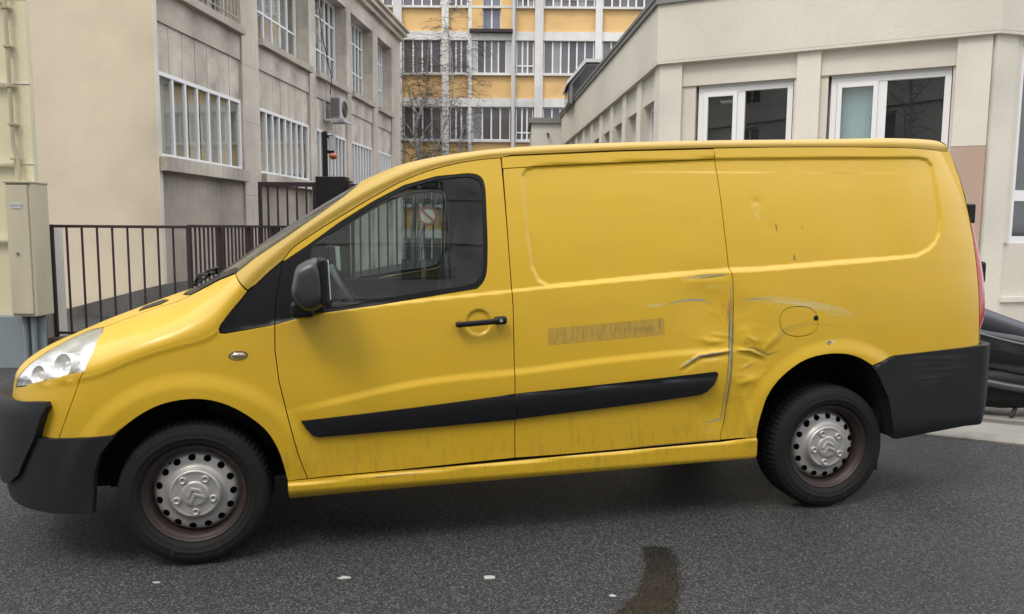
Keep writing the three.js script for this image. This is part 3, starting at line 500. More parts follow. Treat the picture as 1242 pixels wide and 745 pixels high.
function wall(a,v){const b=B(a,v);if(a>=U0)return[a,v,b];const al=clamp((U0-a)/LC,0,1)*Math.PI/2,[c,s]=pol(al,2.5);return[U0-Af(v)*s,v,b*c]}
function S(a,q){const vs=vsC(a);if(q<=vs)return wall(a,q);
 const C=wall(a,vs),al=clamp(q-vs,0,1)*Math.PI/2,n=nC(a),[c,s]=pol(al,n);
 let xs=a;if(a<U0){xs=U0-.47*pol(clamp((U0-a)/LC,0,1)*Math.PI/2,2.5)[1]}
 const T=TC(xs);return[lerp(xs,C[0],c),lerp(vs,T,s),C[2]*c]}
function N(a,q,S_=S,e=.0015){const p=S_(a+e,q),m=S_(a-e,q),r=S_(a,q+e),l=S_(a,q-e);
 const ux=p[0]-m[0],uy=p[1]-m[1],uz=p[2]-m[2],vx=r[0]-l[0],vy=r[1]-l[1],vz=r[2]-l[2];
 let x=uy*vz-uz*vy,y=uz*vx-ux*vz,z=ux*vy-uy*vx;const L=Math.hypot(x,y,z)||1;return[x/L,y/L,z/L]}

function wallF(ob,oA){return(a,v)=>{const b=B(a,v)+ob*sstep(-.1,-.3,a);if(a>=U0)return[a,v,b];const[c,s]=pol(clamp((U0-a)/LC,0,1)*Math.PI/2,2.5);return[U0-(Af(v)+oA)*s,v,b*c]}}
// ---------------------------------------------------------------- the yellow van: body surface P(a, q): a = metres along the side (0 at the front axle), q = height on the side, then over the top
const van = thing('panel_van', 'long yellow panel van with a dented rear side parked across the alley', 'van');
{ // van axes: x rearwards, y up, z towards the viewer (0 on the centre plane)
  const u = new THREE.Vector3(0.97922195, 0.01641978, -0.20212562), v = new THREE.Vector3(-0.01608078, 0.99986519, 0.00331931), w = new THREE.Vector3(0.20215287, 0, 0.97935398);
  van.matrixAutoUpdate = true; const m = new THREE.Matrix4().makeBasis(u, v, w); van.quaternion.setFromRotationMatrix(m);
  van.position.set(-1.39105823, -1.50662288 + 1.484, -3.24769635).addScaledVector(w, -0.90);
}
// outlines on that surface, in metres
const C = {
  archF0: [[-0.308, 0.622], [-0.251, 0.668], [-0.175, 0.716], [-0.084, 0.751], [0.019, 0.763], [0.104, 0.751], [0.19, 0.714], [0.275, 0.65], [0.328, 0.59], [0.365, 0.514], [0.383, 0.449], [0.393, 0.397], [0.399, 0.361]],
  lampTop: [[-0.932, 0.785], [-0.90, 0.90], [-0.86, 1.05], [-0.80, 1.21], [-0.71, 1.345], [-0.60, 1.415], [-0.50, 1.40]],
  lampBack: [[-0.462, 1.33], [-0.43, 1.123], [-0.45, 0.933]],
  lampBot: [[-0.45, 0.933], [-0.552, 0.912], [-0.672, 0.859], [-0.798, 0.811], [-0.932, 0.785]],
  bumpSeam: [[-0.45, 0.933], [-0.483, 0.81], [-0.524, 0.702], [-0.567, 0.60]],
  doorFront: [[0.486, 0.366], [0.45, 0.488], [0.412, 0.665], [0.382, 0.819], [0.37, 0.96], [0.373, 1.072]],
  quarterBot: [[0.373, 1.072], [0.327, 1.064], [0.241, 1.051], [0.165, 1.040]],
  quarterTop: [[0.146, 1.042], [0.143, 1.058], [0.150, 1.080], [0.191, 1.132], [0.241, 1.19], [0.263, 1.219], [0.297, 1.245], [0.353, 1.298], [0.416, 1.351]],
  quarterBack: [[0.416, 1.351], [0.396, 1.263], [0.381, 1.173], [0.373, 1.072]],
  doorTop: [[0.416, 1.351], [0.453, 1.398], [0.527, 1.452], [0.667, 1.54], [0.821, 1.631], [0.958, 1.704], [1.107, 1.759], [1.259, 1.794], [1.347, 1.806], [1.417, 1.812]],
  doorRear: [[1.417, 1.812], [1.421, 1.706], [1.43, 1.407], [1.44, 1.117], [1.44, 0.835], [1.443, 0.392]],
  doorBot: [[1.443, 0.392], [0.956, 0.375], [0.486, 0.366]],
  trimBot: [[0.373, 1.072], [0.449, 1.09], [0.509, 1.105], [0.591, 1.118], [0.804, 1.141], [1.035, 1.172], [1.272, 1.204]],
  trimBack: [[1.272, 1.204], [1.296, 1.225], [1.317, 1.264], [1.328, 1.36], [1.332, 1.556], [1.33, 1.685], [1.32, 1.714], [1.296, 1.731], [1.256, 1.737]],
  trimTop: [[1.256, 1.737], [1.106, 1.722], [0.956, 1.68], [0.82, 1.61], [0.667, 1.516], [0.526, 1.415], [0.415, 1.341]],
  glass: [[0.534, 1.394], [0.666, 1.491], [0.82, 1.59], [0.955, 1.661], [1.105, 1.705], [1.248, 1.721], [1.291, 1.714], [1.313, 1.693], [1.314, 1.556], [1.312, 1.36], [1.302, 1.28], [1.277, 1.242], [1.25, 1.226], [1.036, 1.197], [0.805, 1.165], [0.623, 1.14], [0.595, 1.163], [0.56, 1.277]],
  slideTop: [[1.424, 1.761], [1.577, 1.771], [2.001, 1.792], [2.515, 1.815]],
  slideRear: [[2.509, 1.871], [2.516, 1.816], [2.525, 1.656], [2.534, 1.445], [2.544, 1.277], [2.556, 1.222], [2.558, 1.084], [2.556, 1.006], [2.542, 0.818], [2.524, 0.601], [2.518, 0.514], [2.499, 0.423]],
  slideBot: [[2.5, 0.407], [1.686, 0.392], [1.443, 0.392]],
  archR0: [[2.692, 0.416], [2.694, 0.461], [2.708, 0.529], [2.743, 0.635], [2.809, 0.72], [2.924, 0.797], [3.043, 0.826], [3.164, 0.824], [3.25, 0.80], [3.326, 0.757]],
  rbTop: [[3.326, 0.757], [3.452, 0.80], [3.992, 0.83]],
  rearEdge: [[3.992, 0.83], [3.991, 1.039], [3.988, 1.223], [3.983, 1.399], [3.965, 1.576], [3.944, 1.727], [3.918, 1.835], [3.895, 2.0], [3.87, 2.25], [3.85, 2.87]],
  wsEdge: [[0.206, 1.524], [0.294, 1.603], [0.434, 1.67], [0.573, 1.775], [0.68, 1.90], [0.74, 2.03], [0.775, 2.3], [0.79, 2.63]],
  wsLow: [[0.206, 1.524], [0.069, 1.543], [-0.041, 1.60]],
  bonnetEdge: [[-0.041, 1.60], [-0.2, 1.56], [-0.35, 1.48], [-0.50, 1.40]],
  press: [[1.578, 1.769], [1.536, 1.756], [1.518, 1.726], [1.519, 1.656], [1.523, 1.456], [1.541, 1.297], [1.569, 1.236], [1.619, 1.206], [1.96, 1.227], [2.54, 1.258], [2.703, 1.262], [3.302, 1.295], [3.605, 1.318], [3.684, 1.352], [3.723, 1.385], [3.752, 1.433], [3.766, 1.499], [3.764, 1.657], [3.762, 1.79], [3.737, 1.822], [3.684, 1.832], [3.126, 1.826], [2.52, 1.815], [2.001, 1.791]],
  fuel: [[2.802, 1.002], [2.813, 1.043], [2.85, 1.069], [2.91, 1.076], [2.969, 1.066], [3.006, 1.037], [3.019, 0.995], [3.006, 0.954], [2.969, 0.93], [2.909, 0.922], [2.849, 0.932], [2.813, 0.961]],
  mouldF: [[0.47, 0.638], [0.961, 0.671], [1.446, 0.71], [1.448, 0.585], [0.959, 0.569], [0.545, 0.559], [0.519, 0.567], [0.491, 0.601]],
  mouldR: [[1.449, 0.711], [1.948, 0.737], [2.458, 0.767], [2.472, 0.752], [2.444, 0.699], [2.411, 0.667], [2.378, 0.653], [2.112, 0.63], [1.45, 0.586]],
};
const rv = (l) => [...l].reverse();
const chain = (...ls) => { const o = []; for (const l of ls) for (const p of l) { const q = o[o.length - 1]; if (!q || Math.hypot(q[0] - p[0], q[1] - p[1]) > 1e-4) o.push(p); } const f = o[0], e = o[o.length - 1]; if (Math.hypot(f[0] - e[0], f[1] - e[1]) < 1e-4) o.pop(); return o; };
const pdist = (p, x, y) => { let d = 1e9, ins = false; for (let i = 0, j = p.length - 1; i < p.length; j = i++) { const [ax, ay] = p[j], [bx, by] = p[i], t = clamp(((x - ax) * (bx - ax) + (y - ay) * (by - ay)) / ((bx - ax) ** 2 + (by - ay) ** 2), 0, 1); d = Math.min(d, Math.hypot(x - ax - t * (bx - ax), y - ay - t * (by - ay))); if ((ay > y) !== (by > y) && x < ax + (y - ay) / (by - ay) * (bx - ax)) ins = !ins; } return ins ? d : -d; };
const ridge = (x, y, s) => { const n = fbm(x * s + 30, y * s + 70, 3); return Math.pow(1 - Math.abs(2 * n - 1), 3); };
const pressing = (a, v) => { if (a < 1.45 || a > 3.85 || v < 1.15 || v > 1.9) return 0; return -0.011 * sstep(-0.011, 0.011, pdist(C.press, a, v)); };
const seg = (x, y, ax, ay, bx, by) => { const t = clamp(((x - ax) * (bx - ax) + (y - ay) * (by - ay)) / ((bx - ax) ** 2 + (by - ay) ** 2), 0, 1); return [Math.hypot(x - ax - t * (bx - ax), y - ay - t * (by - ay)), t]; };
const G1 = (d, s) => Math.exp(-d * d / (2 * s * s));
function dents(a, v) {                                                 // the crumpled zone round the sliding door's rear edge
  if (a < 1.9 || a > 3.6 || v > 1.75) return 0;
  let d = 0;
  d -= 0.014 * G1(Math.hypot((a - 2.50) / 1.1, (v - 0.99) / 1.0), 0.115) + 0.010 * G1(Math.hypot((a - 2.40) / 1.3, (v - 1.13)), 0.075);
  d -= 0.010 * G1(Math.hypot(a - 2.66, v - 0.80), 0.055) - 0.006 * G1(Math.hypot(a - 2.63, v - 0.93), 0.035);
  d -= 0.012 * G1(Math.hypot(a - 2.45, (v - 0.55) * 0.7), 0.055);
  for (const [ax, ay, bx, by, h, s] of [[2.27, 0.795, 2.335, 0.832, 0.006, 0.0055], [2.335, 0.832, 2.37, 0.850, 0.007, 0.006], [2.37, 0.850, 2.45, 0.856, 0.008, 0.006], [2.45, 0.856, 2.53, 0.866, 0.008, 0.006], [2.29, 0.785, 2.36, 0.825, -0.006, 0.008], [2.37, 0.832, 2.52, 0.845, -0.008, 0.009], [2.58, 0.868, 2.64, 0.862, 0.006, 0.005], [2.64, 0.862, 2.72, 0.83, 0.006, 0.006], [2.58, 0.848, 2.72, 0.808, -0.004, 0.010], [2.60, 0.775, 2.66, 0.80, 0.003, 0.007], [2.57, 0.74, 2.63, 0.735, 0.002, 0.008], [2.44, 0.95, 2.54, 0.935, 0.003, 0.007], [2.46, 0.90, 2.54, 0.905, -0.003, 0.008], [2.62, 0.93, 2.70, 0.90, 0.002, 0.008], [2.30, 1.235, 2.52, 1.24, -0.006, 0.012], [2.62, 0.62, 2.66, 0.42, 0.005, 0.012], [2.40, 0.92, 2.53, 0.90, 0.006, 0.012], [2.58, 0.70, 2.68, 0.72, 0.006, 0.014], [2.72, 0.87, 2.80, 0.94, 0.005, 0.014]]) { const [q, t] = seg(a, v, ax, ay, bx, by); d += h * G1(q, s) * (0.5 + 0.5 * Math.sin(Math.PI * t)); }
  const m = G1(Math.hypot((a - 2.55) / 1.6, (v - 0.86) / 1.5), 0.11);
  d += m * 0.0035 * (ridge(a, v, 9) - 0.35) + m * 0.004 * (fbm(a * 11, v * 11, 2) - 0.5);
  d += 0.0035 * (fbm(a * 3.1 + 7, v * 3.1, 2) - 0.5) * sstep(1.9, 2.3, a);
  d -= 0.003 * G1(Math.hypot(a - 2.72, (v - 1.60) * 1.3), 0.018) + 0.0015 * G1(Math.hypot(a - 2.78, v - 1.47), 0.02);
  return d;
}
const bowl = (a, v) => { const r = Math.hypot(a - 1.276, v - 1.048) / 0.060; return r < 1.15 ? -0.010 * (1 - sstep(0.80, 1.06, r)) : 0; };
const wav = (a, v) => 0.0016 * (fbm(a * 1.7 + 3, v * 1.9 + 8, 2) - 0.5);
const cleanExtra = (a, v) => pressing(a, v) + bowl(a, v), nearExtra = (a, v) => pressing(a, v) + bowl(a, v) + dents(a, v) + wav(a, v);

// mesh a patch of a surface inside an outline
function area2(p) { let s = 0; for (let i = 0, j = p.length - 1; i < p.length; j = i++) s += p[j][0] * p[i][1] - p[i][0] * p[j][1]; return s / 2; }
function ccw(p) { return area2(p) < 0 ? rv(p) : p; }
function resample(p, st) { const o = []; for (let i = 0; i < p.length; i++) { const a = p[i], b = p[(i + 1) % p.length], n = Math.max(1, Math.ceil(Math.hypot(b[0] - a[0], b[1] - a[1]) / st)); for (let k = 0; k < n; k++) o.push([lerp(a[0], b[0], k / n), lerp(a[1], b[1], k / n)]); } return o; }
function smooth(p, open = true, n = 6) { const c = new THREE.CatmullRomCurve3(p.map((q) => new THREE.Vector3(q[0], q[1], 0)), !open, 'centripetal'); return c.getPoints(p.length * n).map((v) => [v.x, v.y]).slice(0, open ? undefined : -1); }
function inset(p, d) { const n = p.length, o = []; for (let i = 0; i < n; i++) { const a = p[(i + n - 1) % n], b = p[i], c = p[(i + 1) % n]; let e1 = [b[0] - a[0], b[1] - a[1]], e2 = [c[0] - b[0], c[1] - b[1]]; const l1 = Math.hypot(...e1) || 1, l2 = Math.hypot(...e2) || 1; const n1 = [-e1[1] / l1, e1[0] / l1], n2 = [-e2[1] / l2, e2[0] / l2]; let m = [n1[0] + n2[0], n1[1] + n2[1]]; const k = 2 / Math.max(0.5, m[0] * m[0] + m[1] * m[1]); o.push([b[0] + m[0] * k * d / 1 * 1, b[1] + m[1] * k * d]); } return o; }
function clipHalf(p, ax, val, gt) { const o = []; for (let i = 0; i < p.length; i++) { const a = p[i], b = p[(i + 1) % p.length], ia = gt ? a[ax] >= val : a[ax] <= val, ib = gt ? b[ax] >= val : b[ax] <= val; if (ia) o.push(a); if (ia !== ib) { const t = (val - a[ax]) / (b[ax] - a[ax]); const q = [lerp(a[0], b[0], t), lerp(a[1], b[1], t)]; q[ax] = val; o.push(q); } } return o; }
function panel(outline, o = {}) {
  const { surf = S, step = 0.025, off = 0, gap = 0.0022, flange = 0.014, holes = [], mirror = false, ne = 0.0015, uvf = (a, q) => [(a + 1.2) / 5.4, (q - 0.2) / 1.9] } = o;
  let poly = resample(ccw(inset(ccw(outline), gap)), step); const hs = holes.map((h) => rv(ccw(resample(h, step * 0.6))));
  let key = poly; for (const h of hs) { let bi = 0, bj = 0, bd = 1e9; key.forEach((p, i) => h.forEach((q, j) => { const d = (p[0] - q[0]) ** 2 + (p[1] - q[1]) ** 2; if (d < bd) { bd = d; bi = i; bj = j; } })); key = [...key.slice(0, bi + 1), ...h.slice(bj), ...h.slice(0, bj + 1), ...key.slice(bi)]; }
  const pos = [], nor = [], uv = [], sg = mirror ? -1 : 1, cache = new Map();
  const vert = (p) => { const k = Math.round(p[0] * 2e5) + '_' + Math.round(p[1] * 2e5); let r = cache.get(k); if (!r) { const n = N(p[0], p[1], surf, ne), s = surf(p[0], p[1]); r = [s[0] + n[0] * off, s[1] + n[1] * off, s[2] + n[2] * off, n]; cache.set(k, r); } return r; };
  const tri = (a, b, c) => { for (const p of mirror ? [a, c, b] : [a, b, c]) { const r = vert(p); pos.push(r[0], r[1], r[2] * sg); nor.push(r[3][0], r[3][1], r[3][2] * sg); uv.push(...uvf(p[0], p[1])); } };
  let a0 = 1e9, a1 = -1e9, q0 = 1e9, q1 = -1e9; for (const p of poly) { a0 = Math.min(a0, p[0]); a1 = Math.max(a1, p[0]); q0 = Math.min(q0, p[1]); q1 = Math.max(q1, p[1]); }
  for (let i = Math.floor(a0 / step); i * step < a1; i++) {
    let col = clipHalf(clipHalf(key, 0, i * step, true), 0, (i + 1) * step, false); if (col.length < 3) continue;
    for (let j = Math.floor(q0 / step); j * step < q1; j++) {
      const low = clipHalf(col, 1, (j + 1) * step, false); col = clipHalf(col, 1, (j + 1) * step, true);
      if (low.length >= 3) { const ar = area2(low); if (Math.abs(ar - step * step) < step * step * 1e-4) { const x0 = i * step, x1 = (i + 1) * step, y0 = j * step, y1 = (j + 1) * step; tri([x0, y0], [x1, y0], [x1, y1]); tri([x0, y0], [x1, y1], [x0, y1]); } else if (ar > 1e-9) { const f = THREE.ShapeUtils.triangulateShape(low.map((p) => new THREE.Vector2(p[0], p[1])), []); for (const [a, b, c] of f) { const t = (low[b][0] - low[a][0]) * (low[c][1] - low[a][1]) - (low[c][0] - low[a][0]) * (low[b][1] - low[a][1]); if (Math.abs(t) > 1e-10) t > 0 ? tri(low[a], low[b], low[c]) : tri(low[a], low[c], low[b]); } } }
      if (col.length < 3) break;
    }
  }
  if (flange) for (const ring of [poly, ...hs]) for (let i = 0; i < ring.length; i++) {
    const A = ring[i], B_ = ring[(i + 1) % ring.length], a = vert(A), b = vert(B_), q = (r) => [r[0] - r[3][0] * flange, r[1] - r[3][1] * flange, r[2] - r[3][2] * flange], a2 = q(a), b2 = q(b);
    const e = [b[0] - a[0], b[1] - a[1], b[2] - a[2]], n = a[3], c = [e[1] * n[2] - e[2] * n[1], e[2] * n[0] - e[0] * n[2], e[0] * n[1] - e[1] * n[0]], L = Math.hypot(...c) || 1;
    const put = (r, p) => { pos.push(r[0], r[1], r[2] * sg); nor.push(c[0] / L, c[1] / L, c[2] / L * sg); uv.push(...uvf(p[0], p[1])); };
    for (const [r, p] of mirror ? [[a, A], [b, B_], [a2, A], [b, B_], [b2, B_], [a2, A]] : [[a, A], [a2, A], [b, B_], [b, B_], [a2, A], [b2, B_]]) put(r, p);
  }
  const g = new THREE.BufferGeometry(); g.setAttribute('position', new THREE.Float32BufferAttribute(pos, 3)); g.setAttribute('normal', new THREE.Float32BufferAttribute(nor, 3)); g.setAttribute('uv', new THREE.Float32BufferAttribute(uv, 2)); return g;
}
function mirrored(g0) { const g = plain(g0), p = g.attributes.position.clone(), n = g.attributes.normal.clone(), u = g.attributes.uv.clone(); for (let i = 0; i < p.count; i += 3) for (let k = 0; k < 3; k++) { const s = i + [0, 2, 1][k]; p.setXYZ(i + k, g.attributes.position.getX(s), g.attributes.position.getY(s), -g.attributes.position.getZ(s)); n.setXYZ(i + k, g.attributes.normal.getX(s), g.attributes.normal.getY(s), -g.attributes.normal.getZ(s)); u.setXY(i + k, g.attributes.uv.getX(s), g.attributes.uv.getY(s)); } const r = new THREE.BufferGeometry(); r.setAttribute('position', p); r.setAttribute('normal', n); r.setAttribute('uv', u); return r; }
const both = (g) => join([g, mirrored(g)]);

// paint of the damaged side: colour with scrapes, rust, adhesive residue and road dirt; x along a, y along q
const YEL = [0.620, 0.388, 0.016];
const toS = (c) => c.map((x) => Math.round(255 * (x <= 0.0031308 ? 12.92 * x : 1.055 * Math.pow(x, 1 / 2.4) - 0.055)));
const cv = document.createElement('canvas'); cv.width = 2048; cv.height = 1024;
{
  reseed(99); const c = cv.getContext('2d'), X = (a) => (a + 1.2) / 5.4 * 2048, Y = (q) => (1 - (q - 0.2) / 1.9) * 1024, css = (r, al) => `rgba(${toS(r).join(',')},${al})`;
  c.fillStyle = css(YEL, 1); c.fillRect(0, 0, 2048, 1024);
  for (let i = 0; i < 900; i++) { const a = -1.1 + 5.2 * rnd(), q = 0.25 + 1.7 * rnd(); c.fillStyle = css(rnd() < 0.5 ? [0.50, 0.33, 0.05] : [0.68, 0.47, 0.06], 0.03 + 0.045 * rnd()); c.beginPath(); c.ellipse(X(a), Y(q), 8 + 60 * rnd(), 4 + 26 * rnd(), 0, 0, 7); c.fill(); }
  for (let i = 0; i < 620; i++) { const a = -0.7 + 4.7 * rnd(); c.fillStyle = css([0.20, 0.145, 0.06], 0.04 + 0.07 * rnd()); const q = 0.28 + 0.2 * rnd() * rnd(); c.fillRect(X(a), Y(q + 0.05 + 0.16 * rnd()), 2 + 5 * rnd(), 60 * rnd()); }
  for (let i = 0; i < 1100; i++) { const a = -0.6 + 4.6 * rnd(), q = 0.27 + 0.5 * rnd() * rnd(); c.fillStyle = css([0.12, 0.09, 0.05], 0.10 + 0.25 * rnd()); c.fillRect(X(a), Y(q), 1 + 2 * rnd(), 1 + 2 * rnd()); }
  const scr = (pts, w, col, al, n = 10, sp = 0.008) => { for (let k = 0; k < n; k++) { c.strokeStyle = css(col, al * (0.4 + 0.6 * rnd())); c.lineWidth = w * (0.3 + rnd()); c.beginPath(); const ox = (rnd() - 0.5) * sp * 3, oy = (rnd() - 0.5) * sp; const t0 = rnd() * 0.5, t1 = t0 + 0.2 + 0.6 * rnd(); let first = true; for (let t = t0; t <= Math.min(1, t1); t += 0.05) { const f = t * (pts.length - 1), i = Math.min(pts.length - 2, Math.floor(f)), u = f - i, a = lerp(pts[i][0], pts[i + 1][0], u) + ox, q = lerp(pts[i][1], pts[i + 1][1], u) + oy + (rnd() - 0.5) * 0.003; first ? c.moveTo(X(a), Y(q)) : c.lineTo(X(a), Y(q)); first = false; } c.stroke(); } };
  const grey = [0.30, 0.29, 0.26], dark = [0.10, 0.085, 0.06], pale = [0.58, 0.50, 0.34];
  // adhesive residue of a removed sticker, combed with fine vertical strokes
  { const P = [[1.604, 1.009], [2.185, 1.039], [2.191, 0.956], [1.605, 0.928]]; c.fillStyle = css([0.40, 0.26, 0.045], 0.7); c.beginPath(); P.forEach((p, i) => i ? c.lineTo(X(p[0]), Y(p[1])) : c.moveTo(X(p[0]), Y(p[1]))); c.closePath(); c.fill();
    c.save(); c.clip(); for (let i = 0; i < 260; i++) { const a = 1.60 + 0.59 * rnd(), s = (a - 1.6) * 0.05; c.strokeStyle = rnd() < 0.55 ? css([0.24, 0.16, 0.045], 0.10 + 0.25 * rnd()) : css([0.55, 0.36, 0.06], 0.15 + 0.3 * rnd()); c.lineWidth = 0.8 + 2.2 * rnd(); const q = 0.925 + s + 0.04 * rnd(); c.beginPath(); c.moveTo(X(a), Y(q)); c.lineTo(X(a + 0.004), Y(q + 0.02 + 0.06 * rnd())); c.stroke(); } c.fillStyle = css([0.24, 0.16, 0.05], 0.4); c.fillRect(X(2.03), Y(1.0), 40, 12); c.restore(); }
  scr([[2.30, 1.225], [2.42, 1.240], [2.53, 1.243]], 2.4, grey, 0.75, 16, 0.006); scr([[2.36, 1.223], [2.52, 1.238]], 1.6, dark, 0.6, 8, 0.005);
  scr([[2.20, 1.105], [2.30, 1.122], [2.40, 1.120], [2.46, 1.095]], 2.2, grey, 0.6, 16, 0.010); scr([[2.07, 1.10], [2.20, 1.105]], 4, pale, 0.35, 10, 0.012); scr([[2.40, 1.17], [2.50, 1.19]], 2, pale, 0.4, 8, 0.02);
  scr([[2.27, 0.795], [2.33, 0.83], [2.37, 0.846], [2.45, 0.856], [2.53, 0.862]], 2.6, grey, 0.85, 20, 0.006); scr([[2.36, 0.835], [2.52, 0.852]], 1.6, dark, 0.7, 10, 0.006);
  scr([[2.43, 0.50], [2.50, 0.52]], 2.5, grey, 0.8, 12, 0.006); scr([[2.40, 0.45], [2.48, 0.47]], 2.5, [0.55, 0.42, 0.12], 0.5, 8, 0.008);
  scr([[2.545, 1.22], [2.55, 1.05], [2.545, 0.90], [2.53, 0.72], [2.51, 0.5]], 1.5, grey, 0.7, 18, 0.006); scr([[2.54, 1.20], [2.548, 1.0], [2.53, 0.75], [2.505, 0.44]], 1.4, dark, 0.7, 12, 0.01);
  scr([[2.525, 1.13], [2.53, 1.0]], 3, [0.42, 0.12, 0.04], 0.55, 10, 0.02);
  scr([[2.58, 1.11], [2.75, 1.115], [2.95, 1.09], [3.1, 1.06], [3.2, 1.02]], 2.4, pale, 0.55, 26, 0.03); scr([[2.60, 1.12], [2.78, 1.118]], 1.6, grey, 0.6, 12, 0.012);
  for (const [a0, q0] of [[2.60, 1.05], [2.75, 1.04], [3.05, 1.02], [3.14, 0.99], [3.22, 1.0]]) for (let i = 0; i < 14; i++) scr([[a0 + 0.04 * rnd(), q0 + 0.07 * rnd()], [a0 + 0.05 * rnd(), q0 + 0.07 * rnd()]], 2, rnd() < 0.5 ? grey : pale, 0.35, 1, 0.03);
  scr([[2.58, 0.87], [2.66, 0.875], [2.73, 0.835], [2.80, 0.85]], 1.8, dark, 0.55, 12, 0.01); scr([[2.74, 0.86], [2.77, 0.91], [2.85, 0.965], [3.0, 0.985], [3.2, 0.955]], 1.6, [0.36, 0.24, 0.05], 0.45, 16, 0.02); scr([[2.60, 0.78], [2.68, 0.79]], 1.8, pale, 0.5, 8, 0.01);
  for (const [a, q, r] of [[2.722, 1.528, 7], [2.715, 1.545, 4], [2.70, 1.575, 4]]) for (let i = 0; i < 16; i++) { c.fillStyle = css([0.60, 0.58, 0.52], 0.5); c.beginPath(); c.ellipse(X(a + 0.03 * (rnd() - 0.5)), Y(q + 0.03 * (rnd() - 0.5)), r * rnd() * 0.6, r * rnd() * 0.4, rnd() * 3, 0, 7); c.fill(); }
  scr([[2.815, 1.49], [2.82, 1.44]], 1.6, dark, 0.8, 6, 0.002); scr([[2.905, 1.34], [2.908, 1.30]], 1.6, dark, 0.7, 6, 0.002); scr([[2.96, 1.49], [2.962, 1.46]], 1.2, dark, 0.4, 4, 0.002); scr([[3.13, 1.30], [3.132, 1.26]], 1.2, dark, 0.5, 4, 0.002);
  scr([[3.055, 0.885], [3.13, 0.893]], 4, [0.5, 0.47, 0.36], 0.6, 8, 0.006);
  for (let i = 0; i < 60; i++) { const a = 2.15 + 1.0 * rnd(), q = 0.6 + 0.62 * rnd(); if (Math.abs(a - 2.55) < 0.35 + 0.2 * rnd()) scr([[a, q], [a + 0.10 * (rnd() - 0.3), q + 0.02 * (rnd() - 0.5)]], 0.9, rnd() < 0.5 ? pale : [0.34, 0.22, 0.04], 0.4, 2, 0.004); }
  for (let i = 0; i < 40; i++) { const a = -0.4 + 4.2 * rnd(), q = 0.4 + 1.3 * rnd(); scr([[a, q], [a + 0.05 * (rnd() - 0.5), q + 0.02 * (rnd() - 0.5)]], 0.8, [0.36, 0.24, 0.04], 0.35, 1, 0.002); }
  scr([[1.95, 0.40], [2.2, 0.405], [2.5, 0.412]], 2, dark, 0.5, 10, 0.01); scr([[0.75, 0.36], [1.2, 0.37]], 2, dark, 0.3, 10, 0.03);
}
const paintTex = new THREE.CanvasTexture(cv); paintTex.colorSpace = THREE.SRGBColorSpace; paintTex.magFilter = THREE.LinearFilter;
const orange = tex(256, 256, (u, v) => 0.5 + 0.5 * (fbm(u * 32, v * 32, 2, 32) - 0.5));
M.paint = phys([1, 1, 1], 0.42, { map: paintTex, clearcoat: 0.5, clearcoatRoughness: 0.18, bumpMap: rep(orange, 18, 6), bumpScale: 0.0004 });
M.paintPlain = phys(YEL, 0.42, { clearcoat: 0.5, clearcoatRoughness: 0.18 });
const scuff = tex(512, 512, (u, v) => { const s = fbm(u * 3, v * 70, 4, 999), a = fbm(u * 5, v * 5, 4, 5), m = sstep(0.5, 0.7, fbm(u * 3 + 9, v * 4 + 3, 3, 999)); return clamp(0.16 + 0.22 * a + 1.5 * m * Math.max(0, s - 0.54), 0, 1); });
M.plastic = phys([0.054, 0.058, 0.068], 0.5, { specularIntensity: 0.6, map: rep(scuff, 1, 1), bumpMap: rep(grainTex, 3), bumpScale: 0.0008 });
M.trim = phys([0.010, 0.0105, 0.0125], 0.42, { specularIntensity: 0.55 });
M.rubber = phys([0.008, 0.008, 0.009], 0.6, { specularIntensity: 0.3 });
M.interior = phys([0.018, 0.019, 0.020], 0.7, { specularIntensity: 0.4 });
M.tint = phys([0.70, 0.80, 0.77], 0.0, { transmission: 1, thickness: 0, ior: 1.85 });
M.clear = phys([0.99, 0.99, 0.99], 0.0, { transmission: 1, thickness: 0, ior: 1.5 });
M.chrome = std([0.78, 0.79, 0.80], 0.16, { metalness: 1 });
M.silver = std([0.54, 0.53, 0.515], 0.48, { metalness: 0.55, map: rep(plasterTex, 4) });

const P1 = { step: 0.02 }, PF = { step: 0.05, mirror: true };
const nose = (q, a = -1.5) => [a, q];
// outlines of the panels (near side)
C.archF = smooth(C.archF0, true, 4); C.archR = smooth(C.archR0, true, 4);
const fenderO = chain([[0.486, 0.366]], rv(C.archF).slice(0, 1), rv(C.archF), [[-0.567, 0.60]], rv(C.bumpSeam), rv(C.lampBack), rv(C.bonnetEdge), rv(C.wsLow), [[0.263, 1.219]], rv(C.quarterTop.slice(0, 5)), rv(C.quarterBot), rv(C.doorFront));
const doorO = chain(C.doorFront, C.trimBot, smooth(C.trimBack), C.trimTop, smooth(C.doorTop), C.doorRear, C.doorBot);
const doorTrimO = chain(C.trimBot, smooth(C.trimBack), C.trimTop, C.quarterBack);
const slideO = chain(C.slideTop, C.slideRear.slice(1), C.slideBot, [[1.443, 0.392], [1.44, 0.835], [1.44, 1.117], [1.43, 1.407], [1.424, 1.706]]);
const railO = chain([[1.42, 1.815], [1.42, 1.765]], C.slideTop, [[2.512, 1.868], [2.0, 1.850], [1.468, 1.822]]);
const quarterO = chain(rv(C.slideRear).slice(0, 0), [[2.5, 0.409]], rv(C.slideRear), [[2.86, 1.881], [3.3, 1.887], [3.6, 1.886], [3.905, 1.872]], rv(C.rearEdge.slice(0, 7)), rv(C.rbTop), rv(C.archR));
const quarterTrimO = chain(C.quarterBot, C.quarterTop, C.quarterBack);
const sillO = [[0.399, 0.361], [0.956, 0.371], [1.465, 0.382], [1.686, 0.387], [2.494, 0.403], [2.692, 0.416], [2.694, 0.305], [1.958, 0.292], [1.465, 0.287], [0.82, 0.277], [0.4, 0.266]];
